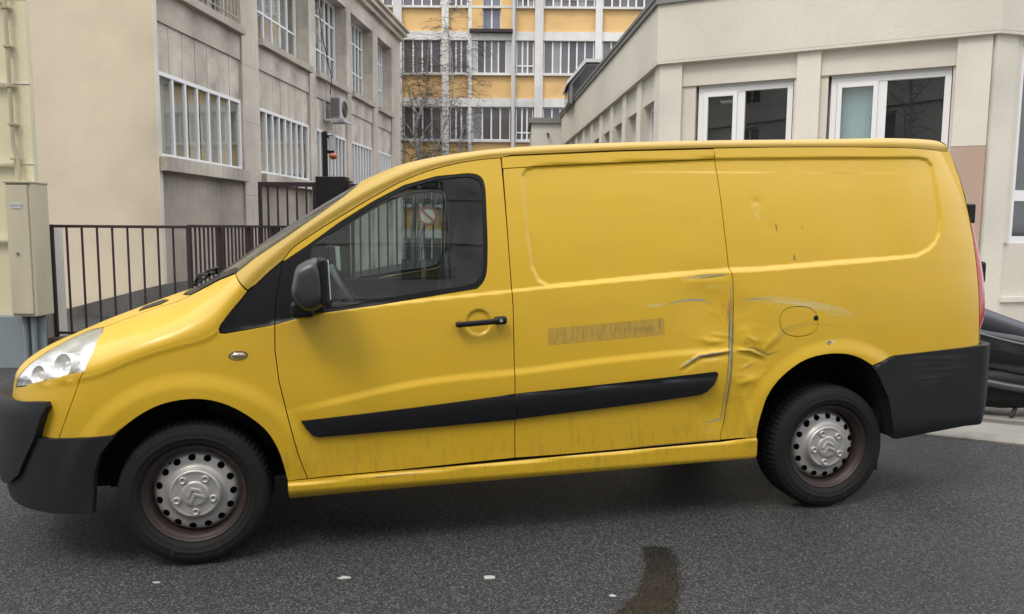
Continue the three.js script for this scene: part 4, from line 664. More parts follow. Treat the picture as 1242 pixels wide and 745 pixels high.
const roofO = chain([[0.263, 1.225]], C.quarterTop.slice(6), smooth(C.doorTop), [[1.468, 1.826], [2.002, 1.855], [2.509, 1.874], [2.851, 1.886], [3.4, 1.892], [3.89, 1.876]], C.rearEdge.slice(7), [[3.85, 2.868], [2.5, 2.87], [1.4, 2.822], [0.80, 2.635]], rv(C.wsEdge));
const wsO = chain(C.wsEdge, [[0.5, 2.44], [0.2, 2.14], [-0.1, 1.978], [-0.13, 1.96]], [[-0.12, 1.75]], rv(C.wsLow));
const bonnetO = chain(C.bonnetEdge, rv(C.lampTop).slice(0), [[-1.1, 0.79], [-1.5, 0.80], [-1.5, 1.2], [-1.3, 1.6], [-1.1, 1.78]], [[-0.8, 1.82], [-0.45, 1.88], [-0.13, 1.955], [-0.12, 1.75]]);
const bonnet2 = chain([[-0.041, 1.61], [-0.2, 1.565], [-0.35, 1.485], [-0.50, 1.405]], rv(C.lampTop).slice(1), [[-1.5, 0.79], [-1.5, 1.799], [-1.1, 1.809], [-0.8, 1.822], [-0.45, 1.875], [-0.13, 1.958], [-0.125, 1.75]]);
const lampO = chain(C.lampTop, C.lampBack, C.lampBot);
const bumperYO = chain(C.lampBot, [[-1.5, 0.78], [-1.5, 0.62], [-0.60, 0.60], [-0.567, 0.60]], rv(C.bumpSeam));
const SW1 = wallF(0.012, 0.05), SW2 = wallF(0.022, 0.070);
const bumperCO = [[-0.294, 0.622], [-0.567, 0.602], [-0.66, 0.60], [-1.5, 0.60], [-1.5, 0.27], [-0.602, 0.265], [-0.42, 0.272], [-0.401, 0.361], [-0.388, 0.456], [-0.358, 0.544]];
const bumperMO = [[-0.596, 0.764], [-0.582, 0.748], [-0.635, 0.603], [-0.681, 0.525], [-0.74, 0.43], [-0.83, 0.37], [-0.95, 0.345], [-1.5, 0.335], [-1.5, 0.748], [-0.95, 0.752], [-0.763, 0.756], [-0.668, 0.761]];
const ref = (g, o) => o;

for (const near of [true, false]) {
  extra = near ? nearExtra : cleanExtra; const K = near ? { step: 0.02 } : { step: 0.06, mirror: true }, fine = near ? { step: 0.007 } : K, pm = near ? M.paint : M.paintPlain, sz = near ? 1 : -1;
  part('front_fender', panel(fenderO, near ? { step: 0.012, ne: 0.006 } : K), pm, van);
  const door = part('front_door', panel(doorO, { ...K, step: near ? 0.009 : 0.05 }), pm, van);
  const slide = part(near ? 'sliding_door' : 'side_panel', panel(slideO, fine), pm, van); if (near) tag(slide, 'sliding side door with dented, scraped rear edge');
  part('cant_rail', panel(railO, K), pm, van);
  const quarter = part('rear_quarter', panel(quarterO, { ...fine, holes: near ? [smooth(C.fuel, false)] : [] }), pm, van);
  const silSurf = (a, v) => { const p = wall(a, v); p[2] += 0.016 - 0.05 * Math.pow(clamp((0.325 - v) / 0.06, 0, 1), 2) - 0.012 * sstep(-0.014, 0.0, v - lerp(0.355, 0.412, (a - 0.4) / 2.3)); return p; };
  part('sill', panel(sillO, { ...K, surf: silSurf, flange: 0.05, step: near ? 0.012 : 0.05 }), pm, van);
  part('quarter_trim', panel(quarterTrimO, { ...K, off: -0.002 }), M.trim, van);
  part('window_seal', panel(doorTrimO, { ...K, off: -0.001, gap: 0.001, holes: [smooth(C.glass, false)], step: near ? 0.02 : 0.04 }), M.trim, door);
  part('window_glass', panel(smooth(C.glass, false), { ...K, off: -0.009, gap: -0.004, flange: 0 }), M.tint, door);
  const mf = (a, v) => { const p = wall(a, v), c = lerp(0.60, 0.665, (a - 0.47) / 1.98), h = clamp(1 - Math.pow(Math.abs(v - c) / 0.075, 2.5), 0, 1); p[2] += 0.012 * Math.pow(h, 0.6) + 0.003; return p; };
  part('side_moulding', panel(C.mouldF, { ...K, surf: mf, gap: 0, flange: 0.02, step: 0.012 }), M.trim, door);
  part('side_moulding', panel(C.mouldR, { ...K, surf: mf, gap: 0.001, flange: 0.02, step: 0.012 }), M.trim, slide);
  // door handle
  const hz = (a, v) => { const p = wall(a, v); return p[2]; };
  const hx = [1.172, 1.394], h = [], hm = 0.985;
  { const g = rbox(0.205, 0.026, 0.020, 0.010, 1.272, 1.0515, 0.965, 0, 0, 0.058); const g2 = rbox(0.062, 0.038, 0.036, 0.014, 1.372, 1.0585, 0.955, 0, 0, 0.058), g3 = rbox(0.03, 0.026, 0.036, 0.011, 1.180, 1.046, 0.953, 0, 0, 0.058); const gg = join([g, g2, g3]); part('door_handle', near ? gg : mirrored(gg), M.trim, door); if (near) { const k = cyl(0.0075, 0.0075, 0.006, 1.373, 1.0595, 0.974, 'z', 14); part('lock', k, M.silver, door); } }
  // lamp: clear lens before a stepped bright reflector
  const lampTopQ = curve(C.lampTop);
  const lampBack = (a, q) => { const p = S(a, q), n = N(a, q), d = 0.002 + sstep(0, 0.22, lampTopQ(a) - q) * (0.016 + 0.006 * Math.sin(a * 31 + q * 9) * Math.cos(q * 17) + 0.008 * sstep(-0.015, 0.015, a + 0.62 + 0.25 * (q - 1)) - 0.005 * sstep(-0.01, 0.01, q - 1.12 - 0.3 * (a + 0.6)) + 0.004 * sstep(-0.008, 0.008, q - 1.0 - 0.25 * (a + 0.6))); return [p[0] - n[0] * d, p[1] - n[1] * d, p[2] - n[2] * d]; };
  const lampG = part('headlamp', panel(lampO, { ...K, off: -0.001, gap: 0.003, flange: 0.02, step: near ? 0.012 : 0.05 }), M.clear, van);
  part('reflector', panel(lampO, { ...K, surf: lampBack, gap: 0.003, flange: 0, step: near ? 0.01 : 0.05 }), std([0.62, 0.63, 0.645], 0.22, { metalness: 0.75 }), lampG);
  for (const [a, q, r] of [[-0.575, 1.08, 0.052], [-0.72, 0.98, 0.040]]) {
    const p = S(a, q), n = new THREE.Vector3(...N(a, q)); n.z *= sz; const b = new THREE.LatheGeometry([[0.008, 0], [r * 0.5, 0.012], [r * 0.85, 0.035], [r, 0.055], [r + 0.006, 0.055], [r + 0.006, 0.02]].map((s) => new THREE.Vector2(...s)), 28); b.applyQuaternion(new THREE.Quaternion().setFromUnitVectors(new THREE.Vector3(0, 1, 0), new THREE.Vector3(-0.55, 0.25, 0.75 * sz).normalize())); b.translate(p[0] - n.x * 0.052 + 0.004, p[1] - n.y * 0.052, p[2] * sz - n.z * 0.052); part('lamp_bowl', b, M.lampBowl ??= std([0.80, 0.81, 0.82], 0.38, { metalness: 0.45 }), lampG);
    const bl = new THREE.SphereGeometry(0.016, 12, 8); bl.translate(p[0] - n.x * 0.03, p[1] - n.y * 0.03, p[2] * sz - n.z * 0.03); part('bulb', bl, std([0.7, 0.7, 0.68], 0.1), lampG);
  }
  // front bumper
  part('bumper_cover', panel(bumperYO, K), pm, van);
  part('bumper_corner', panel(bumperCO, { ...K, surf: SW1, gap: 0, flange: 0.03, uvf: (a, q) => [a, q] }), M.plastic, van);
  const SW3 = (a, v) => { const p = SW2(a, v), t = clamp((v - 0.69) / 0.07, 0, 1); p[0] += 0.012 * t * t; return p; };
  part('bumper_centre', panel(bumperMO, { ...K, surf: SW3, gap: 0, flange: 0.16, uvf: (a, q) => [a, q] }), M.plastic, van);
  // side repeater
  { const s = new THREE.SphereGeometry(1, 20, 14); s.scale(0.036, 0.018, 0.010); s.rotateZ(0.07); s.translate(0.216, 0.942, (B(0.216, 0.942) + 0.001)); const q = new THREE.SphereGeometry(1, 16, 10); q.scale(0.028, 0.011, 0.006); q.translate(0.216, 0.942, B(0.216, 0.942) + 0.002); const r0 = part('side_repeater', near ? s : mirrored(s), M.clear, van); part('reflector', near ? q : mirrored(q), std([0.55, 0.50, 0.44], 0.2, { metalness: 0.8 }), r0); const t = new THREE.TorusGeometry(1, 0.1, 6, 28); t.scale(0.037, 0.019, 0.02); t.rotateZ(0.07); t.translate(0.216, 0.942, B(0.216, 0.942) + 0.001); part('rim', near ? t : mirrored(t), std([0.10, 0.09, 0.07], 0.4), r0); }
  // wheel arch liners
  for (const [O, cx] of [[chain(C.archF, [[0.40, 0.30]]), 0], [chain([[2.69, 0.30]], C.archR, smooth([[3.326, 0.757], [3.368, 0.693], [3.429, 0.576], [3.48, 0.36]])), 3.122]]) {
    const pos = []; for (let i = 0; i < O.length - 1; i++) { const a = O[i], b = O[i + 1], za = B(a[0], a[1]) - 0.004, zb = B(b[0], b[1]) - 0.004; const q = [[a[0], a[1], za], [b[0], b[1], zb], [b[0], b[1], 0.52], [a[0], a[1], 0.52]]; pos.push(...q[0], ...q[1], ...q[2], ...q[0], ...q[2], ...q[3]); }
    const g = new THREE.BufferGeometry(); g.setAttribute('position', new THREE.Float32BufferAttribute(pos, 3)); g.setAttribute('uv', new THREE.Float32BufferAttribute(new Float32Array(pos.length / 3 * 2), 2)); g.computeVertexNormals();
    const bk = box(cx - 0.46, cx + 0.46, 0.26, 0.86, 0.50, 0.515), gg = join([g, bk]); part('wheel_arch', near ? gg : mirrored(gg), M.voidDark, van);
  }
  // rear bumper wrapping the corner
  const rbS = (a, v) => { const b = 0.958 - 0.05 * Math.pow(clamp((0.46 - v) / 0.14, 0, 1), 2) - 0.022 * sstep(0.0, 0.024, v - lerp(0.735, 0.808, clamp((a - 3.33) / 0.13, 0, 1)) - 0.03 * clamp((a - 3.46) / 0.5, 0, 1)); const x1 = 3.978, r = 0.115; if (a < x1) return [a, v, b]; const t = (a - x1) / r; if (t < Math.PI / 2) return [x1 + r * Math.sin(t) * lerp(0.70, 1, sstep(0.33, 0.6, v)), v, b - r * (1 - Math.cos(t))]; return [x1 + r * lerp(0.70, 1, sstep(0.33, 0.6, v)) + 0.02 * (1 - Math.pow(clamp(b - r - (t - Math.PI / 2) * r, 0, 1), 2)), v, b - r - (t - Math.PI / 2) * r]; };
  const rbO = [[3.326, 0.757], [3.452, 0.803], [3.978, 0.834], [4.158, 0.838], [4.95, 0.845], [4.95, 0.36], [4.15, 0.40], [4.05, 0.405], [3.90, 0.40], [3.70, 0.375], [3.513, 0.349], [3.478, 0.356], [3.429, 0.576], [3.368, 0.693]];
  part('rear_bumper', panel(rbO, { ...K, surf: rbS, gap: 0, flange: 0.04, uvf: (a, q) => [a, q] }), M.plastic, van);
  // tail lamp on the rear corner
  const xe = curve([[0.83, 3.99], [1.04, 3.989], [1.223, 3.986], [1.4, 3.98], [1.58, 3.963], [1.73, 3.94], [1.87, 3.905], [2, 3.88]]);
  const tlS = (t, v) => { const b = B(xe(v), v) - 0.004; return [xe(v) + 0.004 + 0.080 * Math.sin(t) * sstep(0.84, 1.0, v) * lerp(1, 0.55, sstep(1.2, 1.5, v)), v, b - 0.07 * (1 - Math.cos(t))]; };
  const tl = part('tail_lamp', panel([[0, 0.85], [1.57, 0.85], [1.57, 1.485], [0, 1.485]], { ...K, surf: tlS, gap: 0, flange: 0.01, step: 0.05 }), phys([0.42, 0.020, 0.022], 0.12, { clearcoat: 1 }), van);
  part('clear_band', panel([[0, 0.85], [1.57, 0.85], [1.57, 0.90], [0, 0.90]], { ...K, surf: tlS, off: 0.001, gap: 0, flange: 0, step: 0.05 }), phys([0.42, 0.16, 0.03], 0.15, { clearcoat: 1 }), tl);
  // rear door hinges
  for (const [y, x] of [[1.535, 3.985], [1.215, 4.088]]) { const g = y > 1.4 ? rbox(0.055, 0.105, 0.07, 0.010, x + 0.006, y, B(3.96, y) - 0.035) : rbox(0.055, 0.12, 0.06, 0.018, x, y, B(3.98, y) - 0.10); part('door_hinge', near ? g : mirrored(g), M.trim, van); }
  // door mirror
  {
    const pts = [[0.458, 1.207], [0.466, 1.275], [0.485, 1.329], [0.535, 1.358], [0.57, 1.364], [0.592, 1.33], [0.600, 1.27], [0.599, 1.18], [0.575, 1.152], [0.53, 1.139], [0.497, 1.152]].map((p) => [lerp(0.53, p[0], 0.98), p[1]]);
    const sm = smooth(pts, false, 5), g0 = [], cx = 0.53, cy = 1.25, L = 12; const ps = [], ix = [], n = sm.length;
    for (let k = 0; k <= L; k++) { const t = k / L * Math.PI / 2, z = 0.110 + 0.085 * Math.pow(Math.sin(t), 0.9), sc = k === L ? 0.004 : Math.pow(Math.cos(t), 0.42); for (const p of sm) ps.push(cx + (p[0] - cx) * sc, cy + (p[1] - cy) * sc, 0.945 + z); }
    for (const p of sm) ps.push(cx + (p[0] - cx) * 0.96, cy + (p[1] - cy) * 0.96, 0.945 + 0.02);
    for (let k = 0; k < L; k++) for (let i = 0; i < n; i++) { const a = k * n + i, b = k * n + (i + 1) % n, c = a + n, d = b + n; ix.push(a, c, b, b, c, d); }
    const base = (L + 1) * n; for (let i = 0; i < n; i++) { const a = i, b = (i + 1) % n; ix.push(a, b, base + i, b, base + (i + 1) % n, base + i); }
    let g = new THREE.BufferGeometry(); g.setAttribute('position', new THREE.Float32BufferAttribute(ps, 3)); g.setAttribute('uv', new THREE.Float32BufferAttribute(new Float32Array(ps.length / 3 * 2), 2)); g.setIndex(ix); g.computeVertexNormals(); g = plain(g);
    const mir = part('door_mirror', near ? g : mirrored(g), std([0.036, 0.038, 0.042], 0.36, { bumpMap: rep(grainTex, 2), bumpScale: 0.0004 }), door);
    const arm = join([rbox(0.10, 0.07, 0.16, 0.02, 0.50, 1.145, 0.985), rbox(0.07, 0.05, 0.10, 0.015, 0.56, 1.15, 0.97)]); part('mirror_arm', near ? arm : mirrored(arm), M.trim, door);
    const gl = rbox(0.006, 0.165, 0.15, 0.003, 0.606, 1.272, 1.045, 0, 0.16, 0.03); part('mirror_glass', near ? gl : mirrored(gl), std([0.70, 0.73, 0.72], 0.4, { metalness: 0.5 }), door);
    const fr = rbox(0.035, 0.20, 0.18, 0.016, 0.586, 1.265, 1.045, 0, 0.16, 0.03); part('mirror_frame', near ? fr : mirrored(fr), M.trim, door);
  }
  if (near) {
    const fl = part('fuel_flap', panel(smooth(C.fuel, false), { step: 0.012, gap: 0.0035, off: 0.0005 }), pm, quarter);
    const nt = cyl(0.013, 0.013, 0.004, 3.004, 1.013, B(3.0, 1.013) + 0.001, 'z', 14); part('finger_notch', nt, M.trim, quarter);
    const bx = new THREE.TorusGeometry(0.009, 0.003, 6, 14); bx.translate(3.078, 0.884, B(3.078, 0.884)); part('reflector_hole', bx, M.zinc, quarter);
    part('filler_backing', box(2.78, 3.04, 0.90, 1.10, 0.90, 0.905), M.voidDark, quarter);
  }
}
extra = nearExtra;
// dark seals under the gaps of the near side and far side
{
  const list = []; const strip = (l, w) => { const o = ccw(inset(ccw([...l, ...rv(l.map((p) => [p[0] + 1e-4, p[1] + 1e-4]))]), -w)); return o; };
  const seams = [C.doorFront, [[0.416, 1.351], [0.396, 1.263], [0.381, 1.173], [0.373, 1.072]], smooth(C.doorTop), C.doorRear, C.slideRear, C.slideTop, [[0.399, 0.361], [0.486, 0.366], ...rv(C.doorBot), ...rv(C.slideBot), [2.69, 0.42]], C.bumpSeam, [[1.42, 1.82], [2.0, 1.853], [2.51, 1.872], [3.1, 1.886], [3.88, 1.876]], [[0.206, 1.524], [0.263, 1.219]], C.quarterTop, C.bonnetEdge];
  for (const s of seams) { const r = resample([...s], 0.04).filter((p) => true); const pts = []; for (let i = 0; i < s.length - 1; i++) { const n = Math.max(1, Math.ceil(Math.hypot(s[i + 1][0] - s[i][0], s[i + 1][1] - s[i][1]) / 0.03)); for (let k = 0; k < n; k++) pts.push([lerp(s[i][0], s[i + 1][0], k / n), lerp(s[i][1], s[i + 1][1], k / n)]); } pts.push(s[s.length - 1]);
    const ps = [], ix = []; pts.forEach((p, i) => { const a = pts[Math.max(0, i - 1)], b = pts[Math.min(pts.length - 1, i + 1)], d = [b[0] - a[0], b[1] - a[1]], L = Math.hypot(...d) || 1, m = [-d[1] / L * 0.013, d[0] / L * 0.013]; for (const k of [-1, 1]) { const A = p[0] + m[0] * k, Q = p[1] + m[1] * k, s0 = S(A, Q), n = N(A, Q); ps.push(s0[0] - n[0] * 0.013, s0[1] - n[1] * 0.013, s0[2] - n[2] * 0.013); } });
    for (let i = 0; i < pts.length - 1; i++) ix.push(i * 2, i * 2 + 1, i * 2 + 2, i * 2 + 1, i * 2 + 3, i * 2 + 2);
    const g = new THREE.BufferGeometry(); g.setAttribute('position', new THREE.Float32BufferAttribute(ps, 3)); g.setAttribute('uv', new THREE.Float32BufferAttribute(new Float32Array(ps.length / 3 * 2), 2)); g.setIndex(ix); g.computeVertexNormals(); list.push(plain(g)); }
  part('rubber_seal', both(join(list)), M.rubber, van);
}
extra = nearExtra;
const twoParts = (n, o, k, m, p) => { extra = cleanExtra; const g = panel(o, k); part(n, g, m, p); part(n, mirrored(g), m, p); };
const mixBoth = (o, k) => { extra = cleanExtra; return both(panel(o, k)); };
M.paintRoof = phys([0.50, 0.322, 0.035], 0.55, { map: rep(plasterTex, 3, 2), clearcoat: 0.25, clearcoatRoughness: 0.35 });
part('roof', mixBoth(roofO, { step: 0.03 }), M.paintRoof, van);
const bon = part('bonnet', mixBoth(bonnet2, { step: 0.016, ne: 0.012 }), M.paintPlain, van);
twoParts('air_vent', [[-0.36, 1.555], [-0.22, 1.60], [-0.19, 1.66], [-0.26, 1.70], [-0.38, 1.64]], { step: 0.03, off: 0.004, gap: 0, flange: 0.02 }, M.trim, bon);
const ws = part('windscreen', mixBoth(wsO, { step: 0.04, off: -0.004, gap: 0.001, flange: 0.004 }), M.tint, van);
{ // black ceramic border and cowl
  const e = chain(C.wsEdge.slice(0, 6), rv(C.wsEdge.slice(0, 6).map((p, i) => [p[0] - 0.008, p[1] + 0.010]))); twoParts('border', e, { step: 0.03, off: -0.002, gap: 0.001, flange: 0.003 }, M.trim, ws);
  const cw = [[0.20, 1.535], [0.069, 1.553], [-0.041, 1.61], [-0.115, 1.75], [-0.125, 1.955], [-0.05, 1.985], [-0.03, 1.76], [0.04, 1.65], [0.12, 1.62], [0.20, 1.60]]; twoParts('cowl', cw, { step: 0.03, off: 0.004, gap: 0, flange: 0.02 }, M.trim, van);
  const sp = (a, q, o) => { const s = S(a, q), n = N(a, q); return [s[0] + n[0] * o, s[1] + n[1] * o, s[2] + n[2] * o]; };
  for (const [a0, q0, s] of [[-0.03, 1.72, 1], [-0.08, 1.90, -1]]) { const w = part('wiper', tube([sp(a0, q0, 0.03), sp(a0 + 0.05, q0 - 0.05 * s, 0.05), sp(a0 + 0.10, q0 - 0.1 * s, 0.03)].map((p) => p), 0.008), M.trim, van); part('blade', tube([sp(a0 + 0.02, q0 + 0.12 * s, 0.018), sp(a0 + 0.07, q0 - 0.02, 0.022), sp(a0 + 0.13, q0 - 0.10, 0.018)], 0.007), M.rubber, w); }
  extra = cleanExtra;
}
{ // rear doors: one bulged sheet closing the back
  const xe = curve([[0.45, 3.99], [1.04, 3.989], [1.4, 3.98], [1.58, 3.963], [1.73, 3.94], [1.87, 3.905], [2, 3.88]]);
  const ring = []; for (let v = 0.5; v < 1.86; v += 0.06) ring.push([xe(v), v, B(xe(v), v)]); for (let q = 1.873; q < 2.87; q += 0.05) ring.push(S(3.885, q)); ring.push(S(3.85, 2.868));
  const full = [...ring, ...rv(ring).map((p) => [p[0], p[1], -p[2]])], n = full.length, ps = [], ix = [], L = 8;
  for (let k = 0; k <= L; k++) { const s = 1 - Math.pow(k / L, 1.8); for (const p of full) { const y = lerp(1.2, p[1], s); ps.push(lerp(xe(y), p[0], s) + 0.05 * Math.pow(1 - Math.pow(s, 14), 0.6) + 0.004, y, p[2] * s); } }
  for (let k = 0; k < L; k++) for (let i = 0; i < n - 1; i++) { const a = k * n + i, b = a + 1, c = a + n, d = b + n; ix.push(a, b, c, b, d, c); }
  const g = new THREE.BufferGeometry(); g.setAttribute('position', new THREE.Float32BufferAttribute(ps, 3)); g.setAttribute('uv', new THREE.Float32BufferAttribute(new Float32Array(ps.length / 3 * 2), 2)); g.setIndex(ix); g.computeVertexNormals(); part('rear_doors', plain(g), M.paintPlain, van);
}
{ // cab: floor, bulkhead, dashboard, steering wheel, seats, pillars
  part('bulkhead', box(1.46, 1.48, 0.35, 1.78, -0.78, 0.78), M.interior, van);
  part('floor', join([box(-0.55, 3.95, 0.27, 0.33, -0.52, 0.52), box(0.42, 2.66, 0.285, 0.345, -0.86, 0.86), box(3.52, 3.95, 0.44, 0.50, -0.8, 0.8)]), M.voidDark, van);
  part('load_bay', join([box(1.5, 3.9, 0.8, 1.75, -0.70, 0.70)]), M.voidDark, van);
  part('engine_block', box(-0.70, 0.35, 0.33, 0.85, -0.5, 0.5), M.voidDark, van);
  const ds = new THREE.Shape([[0.0, 0.5], [0.0, 1.15], [0.14, 1.19], [0.36, 1.17], [0.46, 1.11], [0.50, 0.98], [0.40, 0.75], [0.38, 0.5]].map((p) => new THREE.Vector2(...p))); const dg = new THREE.ExtrudeGeometry(ds, { depth: 1.36, bevelEnabled: true, bevelSize: 0.02, bevelThickness: 0.02, bevelSegments: 2 }); dg.translate(0.05, -0.03, -0.68); part('dashboard', dg, M.interior, van);
  const st = new THREE.TorusGeometry(0.185, 0.017, 10, 40); st.rotateY(Math.PI / 2); st.rotateZ(0.52); st.translate(0.70, 1.13, 0.42); const sw = part('steering_wheel', st, std([0.06, 0.06, 0.06], 0.5), van); const hub = cyl(0.07, 0.06, 0.05, 0, 0, 0, 'x', 20); hub.rotateZ(0.52); hub.translate(0.69, 1.125, 0.42); part('hub', join([hub, bar([0.66, 1.10, 0.42], [0.40, 0.95, 0.42], 0.035, 0.035, 8)]), M.interior, sw);
  for (const z of [0.42, -0.12, -0.52]) { const s = part('seat', join([rbox(0.50, 0.16, 0.44, 0.06, 1.02, 0.72, z), rbox(0.50, 0.3, 0.40, 0.04, 1.02, 0.50, z)]), M.interior, van); part('backrest', rbox(0.14, 0.60, 0.44, 0.06, 1.31, 1.02, z, 0, 0, -0.16), M.interior, s); if (z !== -0.12) part('headrest', rbox(0.09, 0.17, 0.24, 0.035, 1.40, 1.42, z, 0, 0, -0.12), M.interior, s); }
  for (const s of [1, -1]) part('door_lining', box(0.52, 1.40, 0.45, 1.145, s > 0 ? 0.80 : -0.86, s > 0 ? 0.86 : -0.80), M.interior, van);
  for (const s of [1, -1]) part('pillar_lining', box(1.335, 1.46, 1.10, 1.735, s > 0 ? 0.60 : -0.70, s > 0 ? 0.70 : -0.60), M.interior, van);
  part('headlining', box(1.12, 1.46, 1.735, 1.755, -0.66, 0.66), M.interior, van);
}
// wheels
function wheelAt(x, z, spin, side, chevTurn = 0.4) {
  const gp = new THREE.Group(); gp.name = 'wheel'; van.add(gp); gp.position.set(x, 0.3235, z); if (side < 0) gp.rotation.y = Math.PI; 
  // tyre: swept profile with tread grooves; local z outward, 0 at the rim flange
  const prof = [[0.214, -0.200], [0.222, -0.208], [0.262, -0.214], [0.296, -0.206], [0.3165, -0.186], [0.3245, -0.160], [0.3265, -0.12], [0.327, -0.095], [0.3265, -0.07], [0.3245, -0.03], [0.3165, -0.004], [0.305, 0.010], [0.285, 0.018], [0.262, 0.0195], [0.244, 0.016], [0.232, 0.010], [0.224, 0.003], [0.216, -0.006]];
  const cvz = smooth(prof, true, 5), n = 288, ps = [], ix = [], uvs = [], m = cvz.length;
  for (let i = 0; i <= n; i++) { const t = i / n * Math.PI * 2; cvz.forEach(([r, zz], j) => { let R = r; const tread = r > 0.312; if (tread && (i % 4 === 0)) R -= 0.006 * sstep(0.311, 0.318, r); if (r > 0.32 && (Math.abs(zz + 0.06) < 0.008 || Math.abs(zz + 0.13) < 0.008)) R -= 0.007; if (r > 0.25 && r < 0.26 && zz > 0) R += 0; const fl = 1 - 0.0; const X = Math.cos(t) * R; zz += zz > -0.01 ? 0.0022 * (sstep(0.253, 0.255, r) - sstep(0.262, 0.264, r)) - 0.0020 * (sstep(0.292, 0.294, r) - sstep(0.298, 0.300, r)) + 0.0016 * (sstep(0.233, 0.234, r) - sstep(0.238, 0.239, r)) : 0; let Y = Math.sin(t) * R; if (Y < -0.3225) Y = -0.3225; ps.push(X, Y, zz + (zz > -0.05 && r > 0.26 && r < 0.31 && i % 4 === 0 ? -0.0008 : 0) + (Math.sin(t) < -0.93 && zz > 0 ? 0.006 : 0)); uvs.push(t * 0.3, j * 0.02); }); }
  for (let i = 0; i < n; i++) for (let j = 0; j < m - 1; j++) { const a = i * m + j, b = a + 1, c = a + m, d = b + m; ix.push(a, b, c, b, d, c); }
  const tg = new THREE.BufferGeometry(); tg.setAttribute('position', new THREE.Float32BufferAttribute(ps, 3)); tg.setAttribute('uv', new THREE.Float32BufferAttribute(uvs, 2)); tg.setIndex(ix); tg.computeVertexNormals(); part('tyre', tg, M.tyre, gp);
  const lathe = (p, seg = 72) => { const g = new THREE.LatheGeometry(p.map((q) => new THREE.Vector2(...q)), seg); g.rotateX(Math.PI / 2); return g; };
  part('rim', lathe([[0.2175, -0.012], [0.2205, -0.004], [0.2205, 0.001], [0.217, 0.003], [0.2115, -0.001], [0.2075, -0.010], [0.2045, -0.016], [0.1985, -0.020], [0.192, -0.034], [0.1875, -0.060], [0.1865, -0.10], [0.185, -0.19]]), M.rimRust, gp);
  // pressed steel disc with fifteen holes
  const zf = curve([[0.05, -0.010], [0.10, -0.014], [0.112, -0.016], [0.122, -0.030], [0.135, -0.034], [0.155, -0.036], [0.170, -0.044], [0.180, -0.060], [0.188, -0.075]]);
  const ds = (a, q) => [Math.cos(a / 0.15) * q, Math.sin(a / 0.15) * q, zf(q)], list = [], dA = Math.PI * 2 / 15 * 0.15;
  for (let k = 0; k < 15; k++) { const a0 = k * dA, ac = a0 + dA / 2, hole = []; for (let i = 0; i < 14; i++) { const t = i / 14 * 6.2832; hole.push([ac + 0.0158 * Math.cos(t), 0.157 + 0.0145 * Math.sin(t)]); } list.push(panel([[a0, 0.098], [a0, 0.188], [a0 + dA, 0.188], [a0 + dA, 0.098]], { surf: (a, q) => { const p = ds(a, q); return p; }, step: 0.0105, gap: 0, flange: 0, holes: [hole], uvf: (a, q) => [a, q] })); }
  const disc = part('disc', join(list), M.silver, gp); disc.rotation.z = spin;
  part('brake_drum', cyl(0.18, 0.18, 0.02, 0, 0, -0.105, 'z', 40), M.voidDark, gp);
  const cap = part('hub_cap', lathe([[0.0, 0.004], [0.046, 0.004], [0.054, 0.003], [0.056, -0.001], [0.060, -0.004], [0.092, -0.006], [0.098, -0.002], [0.104, -0.002], [0.109, -0.008], [0.112, -0.018]], 60), M.silver, gp);
  const lug = []; for (let k = 0; k < 5; k++) { const t = spin + 0.35 + k * 1.2566; const g = new THREE.LatheGeometry([[0.0, 0.001], [0.009, 0.001], [0.0105, 0.006], [0.014, 0.0065], [0.0165, 0.002], [0.017, -0.006]].map((q) => new THREE.Vector2(...q)), 20); g.rotateX(Math.PI / 2); g.translate(Math.cos(t) * 0.080, Math.sin(t) * 0.080, 0); lug.push(g); } part('lug_cap', join(lug), M.silver, gp);
  const chev = (y) => { const s = new THREE.Shape([[-0.030, y - 0.016], [0, y + 0.009], [0.030, y - 0.016], [0.030, y - 0.005], [0, y + 0.020], [-0.030, y - 0.005]].map((p) => new THREE.Vector2(...p))); const g = new THREE.ExtrudeGeometry(s, { depth: 0.004, bevelEnabled: true, bevelSize: 0.0025, bevelThickness: 0.003, bevelSegments: 2 }); g.rotateZ(chevTurn); g.translate(0, 0, 0.003); return g; }; part('chevron_emblem', join([chev(0.014), chev(-0.014)]), M.silverBright, gp);
  part('valve', cyl(0.004, 0.004, 0.03, 0.172 * Math.cos(2.2), 0.172 * Math.sin(2.2), -0.03, 'z', 8), M.rubber, gp);
  return gp;
}
M.tyre = phys([0.013, 0.0128, 0.0128], 0.7, { specularIntensity: 0.55, map: rep(plasterTex, 3), bumpMap: rep(grainTex, 8), bumpScale: 0.001 });
M.rimRust = std([0.040, 0.027, 0.024], 0.55, { map: rep(plasterTex, 6), metalness: 0.2 });
M.silverBright = std([0.62, 0.61, 0.60], 0.38, { metalness: 0.7 });
wheelAt(0, 0.898, -1.92, 1, 0.42); wheelAt(3.122, 0.898, 0.40, 1, 0.22); wheelAt(0, -0.898, 0.8, -1); wheelAt(3.122, -0.898, 1.3, -1);
part('exhaust', join([tube([[2.0, 0.24, -0.3], [3.0, 0.26, -0.35], [3.9, 0.30, -0.5]], 0.03), cyl(0.05, 0.05, 1.25, 3.122, 0.32, 0, 'z')]), M.voidDark, van);
part('mud_flap', box(3.40, 3.42, 0.18, 0.5, 0.70, 0.90), M.rubber, van);
